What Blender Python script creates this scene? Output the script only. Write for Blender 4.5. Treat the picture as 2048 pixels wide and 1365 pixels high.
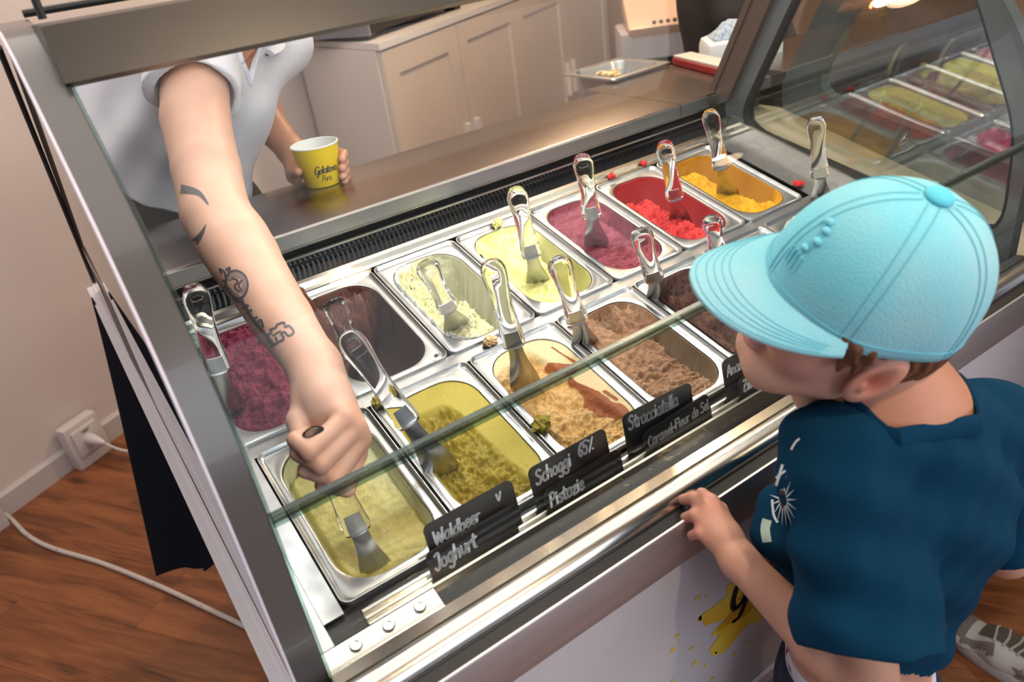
import bpy, bmesh, math, random
import numpy as np
from mathutils import Matrix, Vector
from mathutils.bvhtree import BVHTree

for _o in list(bpy.data.objects):
    bpy.data.objects.remove(_o, do_unlink=True)
SC = bpy.context.scene
COL = SC.collection
R = math.radians
rnd = random.Random(7)

# ---------------------------------------------------------------- camera
CAM_LOC = Vector((-0.09791, -0.91387, 1.52193))
CAM_R = Vector((0.815670, -0.563938, -0.129062)).normalized()
CAM_F = Vector((0.442545, 0.751920, -0.488641)).normalized()
CAM_U = CAM_R.cross(CAM_F).normalized()
cd = bpy.data.cameras.new('camera')
cd.sensor_width = 36.0
cd.lens = 1530.86 * 36.0 / 2048.0
cd.clip_start = 0.02
cd.dof.use_dof = True
cd.dof.focus_distance = 1.12
cd.dof.aperture_fstop = 5.0
cam = bpy.data.objects.new('camera', cd)
COL.objects.link(cam)
_m = Matrix.Identity(4)
for _i in range(3):
    _m[_i][0] = CAM_R[_i]; _m[_i][1] = CAM_U[_i]; _m[_i][2] = -CAM_F[_i]; _m[_i][3] = CAM_LOC[_i]
cam.matrix_world = _m
SC.camera = cam

# ---------------------------------------------------------------- world, lights, exposure
W = bpy.data.worlds.new('world'); SC.world = W
W.use_nodes = True
_bg = W.node_tree.nodes['Background']
_bg.inputs[0].default_value = (0.80, 0.84, 1.0, 1)
_bg.inputs[1].default_value = 0.65

def area(name, loc, target, sx, sy, power, col):
    l = bpy.data.lights.new(name, 'AREA'); l.shape = 'RECTANGLE'
    l.size = sx; l.size_y = sy; l.energy = power; l.color = col
    o = bpy.data.objects.new(name, l); COL.objects.link(o)
    o.location = loc
    o.rotation_euler = (Vector(target) - Vector(loc)).to_track_quat('-Z', 'Y').to_euler()
    return o
# daylight from the shop window on the customers' side, and an added soft fill below the ceiling, no fixture there
area('shop_window_light', (1.2, -3.6, 2.1), (0.6, 0.3, 0.9), 3.4, 2.2, 80, (0.90, 0.94, 1.0))
area('ceiling_fill_light', (0.4, 0.5, 2.70), (0.4, 0.5, 0.0), 3.0, 2.6, 60, (1.0, 0.93, 0.85))

SC.view_settings.view_transform = 'Standard'
SC.view_settings.look = 'None'
SC.view_settings.gamma = 1.0
SC.view_settings.use_curve_mapping = False
SC.view_settings.exposure = -0.16
SC.cycles.use_denoising = True
SC.cycles.max_bounces = 10
SC.cycles.transmission_bounces = 8
SC.cycles.transparent_max_bounces = 16
SC.cycles.glossy_bounces = 5
SC.cycles.diffuse_bounces = 3
SC.cycles.caustics_reflective = False
SC.cycles.caustics_refractive = False
SC.cycles.sample_clamp_indirect = 150.0

# ---------------------------------------------------------------- materials
MATS = {}
def mat(name, col, rough=0.5, metal=0.0, col2=None, nscale=8.0, ndetail=4.0, bump=0.0, bscale=60.0, trans=0.0, ior=1.5,
        coat=0.0, spec=0.5, emit=0.0, attr=False, stretch=None, sss=0.0, sheen=0.0, contrast=(0.35, 0.65), rand=0.0,
        bdetail=3.0, rough2=None, coords='Object'):
    m = bpy.data.materials.new(name); MATS[name] = m
    m.use_nodes = True
    nt = m.node_tree; N = nt.nodes; L = nt.links
    b = N['Principled BSDF']
    b.inputs['Roughness'].default_value = rough
    b.inputs['Metallic'].default_value = metal
    b.inputs['IOR'].default_value = ior
    b.inputs['Specular IOR Level'].default_value = spec
    b.inputs['Transmission Weight'].default_value = trans
    b.inputs['Coat Weight'].default_value = coat
    b.inputs['Coat Roughness'].default_value = 0.05
    if sheen: b.inputs['Sheen Weight'].default_value = sheen
    if sss:
        b.inputs['Subsurface Weight'].default_value = sss
        b.inputs['Subsurface Radius'].default_value = (0.010, 0.005, 0.003)
        b.inputs['Subsurface Scale'].default_value = 0.5
    c4 = (*col, 1)
    b.inputs['Base Color'].default_value = c4
    tc = N.new('ShaderNodeTexCoord')
    src = tc.outputs[coords]
    if stretch:
        mp = N.new('ShaderNodeMapping'); mp.inputs['Scale'].default_value = stretch
        L.new(src, mp.inputs['Vector']); src = mp.outputs['Vector']
    out = None
    if attr:
        a = N.new('ShaderNodeAttribute'); a.attribute_name = 'Col'
        out = a.outputs['Color']
    if col2 is not None:
        n = N.new('ShaderNodeTexNoise'); n.inputs['Scale'].default_value = nscale; n.inputs['Detail'].default_value = ndetail
        L.new(src, n.inputs['Vector'])
        r = N.new('ShaderNodeMapRange'); r.inputs[1].default_value = contrast[0]; r.inputs[2].default_value = contrast[1]
        L.new(n.outputs['Fac'], r.inputs[0])
        mx = N.new('ShaderNodeMix'); mx.data_type = 'RGBA'
        mx.blend_type = 'MULTIPLY' if attr else 'MIX'
        if attr:
            L.new(out, mx.inputs[6]); mx.inputs[7].default_value = (*col2, 1)
        else:
            mx.inputs[6].default_value = c4; mx.inputs[7].default_value = (*col2, 1)
        L.new(r.outputs[0], mx.inputs[0]); out = mx.outputs[2]
        if rough2 is not None:
            rr = N.new('ShaderNodeMapRange'); rr.inputs[3].default_value = rough; rr.inputs[4].default_value = rough2
            L.new(r.outputs[0], rr.inputs[0]); L.new(rr.outputs[0], b.inputs['Roughness'])
    if rand:
        oi = N.new('ShaderNodeObjectInfo'); hs = N.new('ShaderNodeHueSaturation')
        rr = N.new('ShaderNodeMapRange'); rr.inputs[3].default_value = 1 - rand; rr.inputs[4].default_value = 1 + rand
        L.new(oi.outputs['Random'], rr.inputs[0]); L.new(rr.outputs[0], hs.inputs['Value'])
        if out is not None: L.new(out, hs.inputs['Color'])
        else: hs.inputs['Color'].default_value = c4
        out = hs.outputs['Color']
    if out is not None: L.new(out, b.inputs['Base Color'])
    if bump:
        n2 = N.new('ShaderNodeTexNoise'); n2.inputs['Scale'].default_value = bscale; n2.inputs['Detail'].default_value = bdetail
        L.new(src, n2.inputs['Vector'])
        bp = N.new('ShaderNodeBump'); bp.inputs['Strength'].default_value = bump; bp.inputs['Distance'].default_value = 0.002
        L.new(n2.outputs['Fac'], bp.inputs['Height']); L.new(bp.outputs[0], b.inputs['Normal'])
    if emit:
        b.inputs['Emission Color'].default_value = c4; b.inputs['Emission Strength'].default_value = emit
    return m

def glass_mat(name, tint, ior=1.5, gloss=(1, 1, 1), rough=0.0):
    m = bpy.data.materials.new(name); MATS[name] = m
    m.use_nodes = True; nt = m.node_tree; N = nt.nodes; L = nt.links
    N.remove(N['Principled BSDF']); o = N['Material Output']
    t = N.new('ShaderNodeBsdfTransparent'); t.inputs[0].default_value = (*tint, 1)
    g = N.new('ShaderNodeBsdfGlossy'); g.inputs[0].default_value = (*gloss, 1); g.inputs['Roughness'].default_value = rough
    f = N.new('ShaderNodeFresnel'); f.inputs['IOR'].default_value = ior
    ge = N.new('ShaderNodeNewGeometry'); mr = N.new('ShaderNodeMapRange')
    mr.inputs[3].default_value = ior; mr.inputs[4].default_value = 1.0 / ior
    L.new(ge.outputs['Backfacing'], mr.inputs[0]); L.new(mr.outputs[0], f.inputs['IOR'])
    mx = N.new('ShaderNodeMixShader')
    L.new(f.outputs[0], mx.inputs[0]); L.new(t.outputs[0], mx.inputs[1]); L.new(g.outputs[0], mx.inputs[2])
    L.new(mx.outputs[0], o.inputs[0])
    return m

mat('steel', (0.52, 0.53, 0.53), 0.28, 1.0, col2=(0.46, 0.47, 0.48), nscale=8)
mat('steel_pan', (0.50, 0.51, 0.51), 0.30, 1.0, col2=(0.42, 0.43, 0.44), nscale=40, rough2=0.40)
mat('steel_polished', (0.58, 0.57, 0.53), 0.22, 1.0, col2=(0.53, 0.52, 0.48), nscale=5)
mat('mirror_steel', (0.62, 0.60, 0.56), 0.07, 1.0)
mat('steel_worktop', (0.40, 0.35, 0.33), 0.26, 1.0, col2=(0.35, 0.30, 0.285), nscale=6)
mat('steel_canopy', (0.100, 0.092, 0.084), 0.36, 1.0, col2=(0.094, 0.086, 0.079), nscale=90, stretch=(1, 14, 14))
mat('steel_fascia', (0.62, 0.54, 0.54), 0.50, 1.0, col2=(0.52, 0.48, 0.48), nscale=6, stretch=(1, 10, 10))
mat('screw_metal', (0.80, 0.80, 0.76), 0.22, 1.0)
mat('black_plastic', (0.012, 0.012, 0.013), 0.38)
mat('black_gloss', (0.010, 0.010, 0.011), 0.12)
mat('black_rubber', (0.016, 0.016, 0.018), 0.6)
mat('vent_fin', (0.13, 0.155, 0.175), 0.30, 0.3)
mat('grey_frame', (0.10, 0.115, 0.12), 0.16, 0.0, spec=0.6, coat=0.3)
mat('grey_end_face', (0.085, 0.077, 0.075), 0.28, 0.0, coat=0.25)
mat('bronze_post', (0.150, 0.112, 0.095), 0.34, 0.55)
mat('white_lacquer', (0.62, 0.60, 0.66), 0.32, coat=0.2)
mat('white_edge', (0.66, 0.62, 0.70), 0.35)
mat('white_panel', (0.50, 0.47, 0.50), 0.40, col2=(0.46, 0.43, 0.46), nscale=3)
mat('cabinet_white', (0.68, 0.63, 0.61), 0.42, col2=(0.65, 0.60, 0.58), nscale=2)
mat('cabinet_front_lamplit', (0.60, 0.49, 0.42), 0.42, col2=(0.57, 0.46, 0.39), nscale=2)  # white doors; the warm lamplight on them is mixed into this colour
mat('wall_plaster', (0.60, 0.515, 0.485), 0.85, col2=(0.57, 0.485, 0.455), nscale=3, bump=0.10, bscale=90)
mat('wall_back', (0.34, 0.21, 0.14), 0.8, col2=(0.30, 0.18, 0.12), nscale=2)
mat('ceiling_paint', (0.62, 0.56, 0.50), 0.9)
mat('baseboard_paint', (0.48, 0.43, 0.42), 0.45)
mat('outlet_plastic', (0.58, 0.53, 0.51), 0.38)
mat('cable_white', (0.55, 0.49, 0.45), 0.55, col2=(0.16, 0.13, 0.11), nscale=70, contrast=(0.62, 0.74))
mat('towel_black', (0.0045, 0.005, 0.009), 0.95, bump=0.3, bscale=500, spec=0.08)
mat('chalkboard', (0.010, 0.010, 0.0105), 0.32, bump=0.04, bscale=300)
mat('chalk', (0.62, 0.64, 0.66), 0.75)
mat('clear_acrylic', (0.96, 0.97, 0.97), 0.04, trans=1.0, ior=1.20)
mat('blade_steel', (0.46, 0.46, 0.45), 0.24, 1.0)
mat('led', (1.0, 0.98, 0.93), 0.5, emit=14.0)
mat('bulb', (1.0, 0.84, 0.58), 0.5, emit=800.0)
mat('copper', (0.85, 0.36, 0.14), 0.25, 1.0)
mat('cup_yellow', (0.86, 0.60, 0.004), 0.42)
mat('cup_white', (0.80, 0.82, 0.80), 0.5)
mat('ink_black', (0.012, 0.010, 0.008), 0.5)
mat('splash_yellow', (0.55, 0.32, 0.01), 0.5, col2=(0.62, 0.46, 0.06), nscale=9, contrast=(0.4, 0.6))
mat('splash_ochre', (0.42, 0.20, 0.005), 0.5, col2=(0.50, 0.30, 0.01), nscale=12, contrast=(0.4, 0.6))
mat('skin', (0.6, 0.36, 0.26), 0.46, attr=True, col2=(0.90, 0.82, 0.80), nscale=30, contrast=(0.3, 0.9), bump=0.03, bscale=500, spec=0.35, sss=0.08)
mat('tattoo_ink', (0.085, 0.078, 0.090), 0.5)
mat('tattoo_shade', (0.27, 0.19, 0.18), 0.5)
mat('shirt_white', (0.72, 0.73, 0.80), 0.9, col2=(0.68, 0.69, 0.77), nscale=5, bump=0.15, bscale=700, sheen=0.2)
mat('trousers_black', (0.012, 0.012, 0.015), 0.9, bump=0.2, bscale=500)
mat('tee_blue', (0.0010, 0.036, 0.080), 0.95, col2=(0.0008, 0.029, 0.066), nscale=6, bump=0.18, bscale=800, spec=0.15)
mat('print_white', (0.66, 0.68, 0.72), 0.85)
mat('print_green', (0.42, 0.52, 0.44), 0.85)
mat('cap_cotton', (0.17, 0.55, 0.66), 0.92, col2=(0.33, 0.56, 0.62), nscale=7, ndetail=5, bump=0.35, bscale=420, contrast=(0.40, 0.75))
mat('cap_stitch', (0.115, 0.47, 0.59), 0.95)
mat('cap_button', (0.10, 0.52, 0.66), 0.9, bump=0.3, bscale=500)
mat('hair_brown', (0.075, 0.028, 0.014), 0.55, col2=(0.16, 0.065, 0.03), nscale=90, stretch=(1, 1, 0.12), bump=0.6, bscale=200)
mat('hair_dark', (0.03, 0.018, 0.012), 0.6, bump=0.5, bscale=150)
mat('denim', (0.010, 0.016, 0.035), 0.9, col2=(0.03, 0.04, 0.07), nscale=60, bump=0.3, bscale=700)
mat('underwear', (0.60, 0.58, 0.66), 0.9, col2=(0.33, 0.06, 0.10), nscale=38, contrast=(0.60, 0.66))
mat('label_white', (0.70, 0.70, 0.78), 0.8)
mat('shoe_white', (0.62, 0.60, 0.58), 0.6, bump=0.1, bscale=200)
mat('shoe_grey', (0.23, 0.20, 0.18), 0.9, bump=0.3, bscale=300)
mat('shoe_darkgrey', (0.10, 0.095, 0.085), 0.9, bump=0.3, bscale=300)
mat('lace', (0.50, 0.47, 0.44), 0.9)
mat('dark_fabric', (0.020, 0.017, 0.016), 0.95, col2=(0.028, 0.024, 0.023), nscale=12, bump=0.2, bscale=200)
mat('dark_apron', (0.045, 0.037, 0.033), 0.95, col2=(0.015, 0.012, 0.011), nscale=24, contrast=(0.42, 0.6))
mat('appliance_white', (0.42, 0.385, 0.41), 0.4)
mat('appliance_top', (0.60, 0.39, 0.29), 0.4)
mat('dark_box', (0.035, 0.030, 0.032), 0.5)
mat('grey_box', (0.20, 0.19, 0.22), 0.5)
mat('red_board', (0.32, 0.004, 0.010), 0.4)
mat('board_white', (0.70, 0.62, 0.54), 0.45)
mat('blue_cloth', (0.24, 0.36, 0.52), 0.95, col2=(0.55, 0.60, 0.64), nscale=160, contrast=(0.42, 0.55), bump=0.5, bscale=200)
mat('beige_slab', (0.46, 0.40, 0.28), 0.6, col2=(0.40, 0.35, 0.22), nscale=4)
mat('almond', (0.80, 0.60, 0.32), 0.6, col2=(0.72, 0.48, 0.20), nscale=20)
mat('floor_dark', (0.05, 0.025, 0.015), 0.5)
mat('case_inside', (0.06, 0.06, 0.06), 0.5)
glass_mat('glass_clear', (0.985, 0.995, 0.99), 1.18)
glass_mat('rail_glass', (0.46, 0.46, 0.42), 1.3, rough=0.45)
glass_mat('glass_edge', (0.55, 0.66, 0.63), 1.4, rough=0.35)
glass_mat('glass_end', (0.88, 0.90, 0.89), 1.75)
glass_mat('glass_outer', (0.30, 0.29, 0.29), 1.6)

def wood_mat(name):
    m = bpy.data.materials.new(name); MATS[name] = m
    m.use_nodes = True; nt = m.node_tree; N = nt.nodes; L = nt.links
    b = N['Principled BSDF']; b.inputs['Roughness'].default_value = 0.38
    tc = N.new('ShaderNodeTexCoord'); oi = N.new('ShaderNodeObjectInfo')
    ad = N.new('ShaderNodeVectorMath'); ad.operation = 'MULTIPLY_ADD'
    L.new(oi.outputs['Random'], ad.inputs[0]); ad.inputs[1].default_value = (37.0, 19.0, 5.0); L.new(tc.outputs['Object'], ad.inputs[2])
    mp = N.new('ShaderNodeMapping'); mp.inputs['Scale'].default_value = (1.2, 9.0, 1.0); L.new(ad.outputs[0], mp.inputs[0])
    n = N.new('ShaderNodeTexNoise'); n.inputs['Scale'].default_value = 2.6; n.inputs['Detail'].default_value = 7; n.inputs['Distortion'].default_value = 0.8
    L.new(mp.outputs[0], n.inputs[0])
    mp2 = N.new('ShaderNodeMapping'); mp2.inputs['Scale'].default_value = (3.0, 60.0, 1.0); L.new(ad.outputs[0], mp2.inputs[0])
    n2 = N.new('ShaderNodeTexNoise'); n2.inputs['Scale'].default_value = 3; n2.inputs['Detail'].default_value = 5; L.new(mp2.outputs[0], n2.inputs[0])
    mx = N.new('ShaderNodeMath'); mx.operation = 'MULTIPLY_ADD'; L.new(n2.outputs[0], mx.inputs[0]); mx.inputs[1].default_value = 0.4; L.new(n.outputs[0], mx.inputs[2])
    cr = N.new('ShaderNodeValToRGB')
    e = cr.color_ramp.elements
    e[0].position = 0.44; e[0].color = (0.060, 0.018, 0.006, 1)
    e[1].position = 0.92; e[1].color = (0.30, 0.105, 0.036, 1)
    e2 = cr.color_ramp.elements.new(0.66); e2.color = (0.190, 0.062, 0.020, 1)
    L.new(mx.outputs[0], cr.inputs[0])
    # knots
    v = N.new('ShaderNodeTexVoronoi'); v.inputs['Scale'].default_value = 2.1
    mp3 = N.new('ShaderNodeMapping'); mp3.inputs['Scale'].default_value = (1.0, 2.6, 0.0); L.new(ad.outputs[0], mp3.inputs[0]); L.new(mp3.outputs[0], v.inputs['Vector'])
    kr = N.new('ShaderNodeMapRange'); kr.inputs[1].default_value = 0.02; kr.inputs[2].default_value = 0.13; kr.inputs[3].default_value = 0.35; kr.inputs[4].default_value = 1.0
    L.new(v.outputs['Distance'], kr.inputs[0])
    mm = N.new('ShaderNodeMix'); mm.data_type = 'RGBA'; mm.blend_type = 'MULTIPLY'; mm.inputs[0].default_value = 1.0
    L.new(cr.outputs[0], mm.inputs[6]); L.new(kr.outputs[0], mm.inputs[7])
    L.new(mm.outputs[2], b.inputs['Base Color'])
    bp = N.new('ShaderNodeBump'); bp.inputs['Strength'].default_value = 0.12; bp.inputs['Distance'].default_value = 0.002
    L.new(n2.outputs[0], bp.inputs['Height']); L.new(bp.outputs[0], b.inputs['Normal'])
wood_mat('wood_plank')

# ---------------------------------------------------------------- mesh helpers
def V(*a): return Vector(a)
class MB:
    def __init__(s): s.v = []; s.f = []
    def add(s, vs, fs):
        o = len(s.v); s.v.extend(tuple(p) for p in vs); s.f.extend(tuple(i + o for i in f) for f in fs); return s
    def box(s, c, size, M=None, bev=0.0):
        bm = bmesh.new(); bmesh.ops.create_cube(bm, size=1.0)
        for v in bm.verts: v.co = Vector((v.co.x * size[0], v.co.y * size[1], v.co.z * size[2]))
        if bev: bmesh.ops.bevel(bm, geom=list(bm.edges), offset=bev, segments=2, affect='EDGES', profile=0.6)
        c = Vector(c)
        bm.verts.ensure_lookup_table()
        for i, v in enumerate(bm.verts): v.index = i
        vs = [((M @ v.co) if M else v.co) + c for v in bm.verts]
        s.add(vs, [[v.index for v in f.verts] for f in bm.faces]); bm.free(); return s
    def hexa(s, p):  # 8 corners: bottom 4, top 4
        return s.add(p, [(3, 2, 1, 0), (4, 5, 6, 7), (0, 1, 5, 4), (1, 2, 6, 5), (2, 3, 7, 6), (3, 0, 4, 7)])
    def rings(s, rings, cap0=True, cap1=True, closed=True):
        n = len(rings[0]); o = len(s.v)
        for r in rings: s.v.extend(tuple(p) for p in r)
        for i in range(len(rings) - 1):
            for j in range(n if closed else n - 1):
                a = o + i * n + j; b = o + i * n + (j + 1) % n
                s.f.append((a, b, b + n, a + n))
        if cap0: s.f.append(tuple(o + j for j in reversed(range(n))))
        if cap1: s.f.append(tuple(o + (len(rings) - 1) * n + j for j in range(n)))
        return s
    def loop(s, path, r, h, up, n=10):   # closed band round a loop: r thick, h tall along up
        path = [Vector(p) for p in path]; N_ = len(path); up = Vector(up).normalized(); rings = []
        for i, p in enumerate(path):
            t = (path[(i + 1) % N_] - path[i - 1]).normalized(); a = t.cross(up).normalized()
            rings.append([p + a * math.cos(q) * r + up * math.sin(q) * h for q in [2 * math.pi * k / n for k in range(n)]])
        return s.rings(rings + rings[:1], False, False)
    def tube(s, path, r, n=8, flat=1.0, up=(0, 0, 1), caps=True):
        path = [Vector(p) for p in path]; rs = r if isinstance(r, (list, tuple)) else [r] * len(path)
        rings = []; up = Vector(up)
        for i, p in enumerate(path):
            t = (path[min(i + 1, len(path) - 1)] - path[max(i - 1, 0)]).normalized()
            a = t.cross(up)
            if a.length < 1e-4: a = t.cross(Vector((1, 0, 0)))
            a.normalize(); b = a.cross(t).normalized()
            rings.append([p + a * math.cos(q) * rs[i] + b * math.sin(q) * rs[i] * flat for q in [2 * math.pi * k / n for k in range(n)]])
        return s.rings(rings, caps, caps)
    def extrude(s, prof, x0, x1):   # (y,z) closed profile swept along X
        n = len(prof); o = len(s.v)
        s.v.extend((x0, y, z) for y, z in prof); s.v.extend((x1, y, z) for y, z in prof)
        for j in range(n):
            k = (j + 1) % n; s.f.append((o + j, o + k, o + n + k, o + n + j))
        s.f.append(tuple(o + j for j in reversed(range(n)))); s.f.append(tuple(o + n + j for j in range(n)))
        return s
    def ell(s, c, r, nu=16, nv=10, M=None):
        c = Vector(c); rings = []
        for i in range(1, nv):
            th = math.pi * i / nv
            ring = []
            for j in range(nu):
                ph = 2 * math.pi * j / nu
                p = Vector((r[0] * math.sin(th) * math.cos(ph), r[1] * math.sin(th) * math.sin(ph), -r[2] * math.cos(th)))
                ring.append(c + (M @ p if M else p))
            rings.append(ring)
        return s.rings(rings)

def smooth_shade(me, angle=35):
    n = len(me.polygons)
    me.polygons.foreach_set('use_smooth', [True] * n)
    try: me.set_sharp_from_angle(angle=R(angle))
    except Exception: pass

def mk(name, verts, faces, material, parent=None, smooth=False, angle=35):
    me = bpy.data.meshes.new(name)
    me.from_pydata([tuple(v) for v in verts], [], [tuple(int(i) for i in f) for f in faces])
    me.update()
    o = bpy.data.objects.new(name, me); COL.objects.link(o)
    if material: me.materials.append(MATS[material])
    if smooth: smooth_shade(me, angle)
    if parent is not None:
        o.parent = parent
    return o
def build(name, mb, material, parent=None, smooth=False, angle=35, world=False):
    vs = mb.v
    if world and parent is not None:
        Mi = parent.matrix_basis.inverted()
        vs = [Mi @ Vector(p) for p in vs]
    return mk(name, vs, mb.f, material, parent, smooth, angle)
LABELS = set()
def tag(o, label, cat, group=None, kind=None):
    if label: o['label'] = label
    if cat: o['category'] = cat
    if group: o['group'] = group
    if kind: o['kind'] = kind
    return o
def thing(name, label, cat, loc=(0, 0, 0), M=None, group=None, kind=None):
    o = bpy.data.objects.new(name, None); COL.objects.link(o); o.empty_display_size = 0.02
    if M is not None: o.matrix_basis = M
    else: o.location = loc; o.matrix_basis = Matrix.Translation(loc)
    return tag(o, label, cat, group, kind)
def struct(o):
    o['kind'] = 'structure'; return o
def copy_tree(root, M, label, group=None):
    r = root.copy(); COL.objects.link(r); r.matrix_basis = M; r['label'] = label
    if group: r['group'] = group
    for ch in root.children:
        c = ch.copy(); COL.objects.link(c); c.parent = r
        for g in ch.children:
            d = g.copy(); COL.objects.link(d); d.parent = c
    return r
def frame(o, x, y, z):
    m = Matrix.Identity(4)
    for i in range(3):
        m[i][0] = x[i]; m[i][1] = y[i]; m[i][2] = z[i]; m[i][3] = o[i]
    return m
def set_col(o, cols):
    me = o.data
    a = me.color_attributes.new('Col', 'FLOAT_COLOR', 'POINT')
    c = np.ones((len(me.vertices), 4), np.float32); c[:, :3] = cols
    a.data.foreach_set('color', c.ravel())

# deck frame of the display: u along the row, v up the slope towards the server, h above it
TH = R(15); CT, ST = math.cos(TH), math.sin(TH); DZ = 0.95
def D(u, v, h=0.0): return Vector((u, v * CT - h * ST, DZ + v * ST + h * CT))
DU = Vector((1, 0, 0)); DV = Vector((0, CT, ST)); DN = Vector((0, -ST, CT))

# ---------------------------------------------------------------- noise and implicit surfaces
_tab = np.random.RandomState(3).rand(512, 512).astype(np.float32)
def vnoise(x, y, seed=0):
    xi = np.floor(x).astype(int); yi = np.floor(y).astype(int)
    fx = x - xi; fy = y - yi
    fx = fx * fx * fx * (fx * (fx * 6 - 15) + 10); fy = fy * fy * fy * (fy * (fy * 6 - 15) + 10)
    def t(a, b): return _tab[(a + seed * 37) % 512, (b + seed * 101) % 512]
    return (t(xi, yi) * (1 - fx) + t(xi + 1, yi) * fx) * (1 - fy) + (t(xi, yi + 1) * (1 - fx) + t(xi + 1, yi + 1) * fx) * fy
def fbm(x, y, seed=0, oct=5, gain=0.5):
    a = 1.0; s = 0.0; n = 0.0
    for i in range(oct):
        s = s + a * (vnoise(x, y, seed + i) * 2 - 1); n += a; a *= gain; x = x * 2.03 + 5.2; y = y * 2.03 + 1.7
    return s / n
def ridged(x, y, seed=0, oct=4):
    a = 1.0; s = 0.0; n = 0.0
    for i in range(oct):
        s = s + a * (1 - np.abs(vnoise(x, y, seed + i) * 2 - 1)); n += a; a *= 0.5; x = x * 2.1 + 3.1; y = y * 2.1 + 7.3
    return s / n

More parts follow.
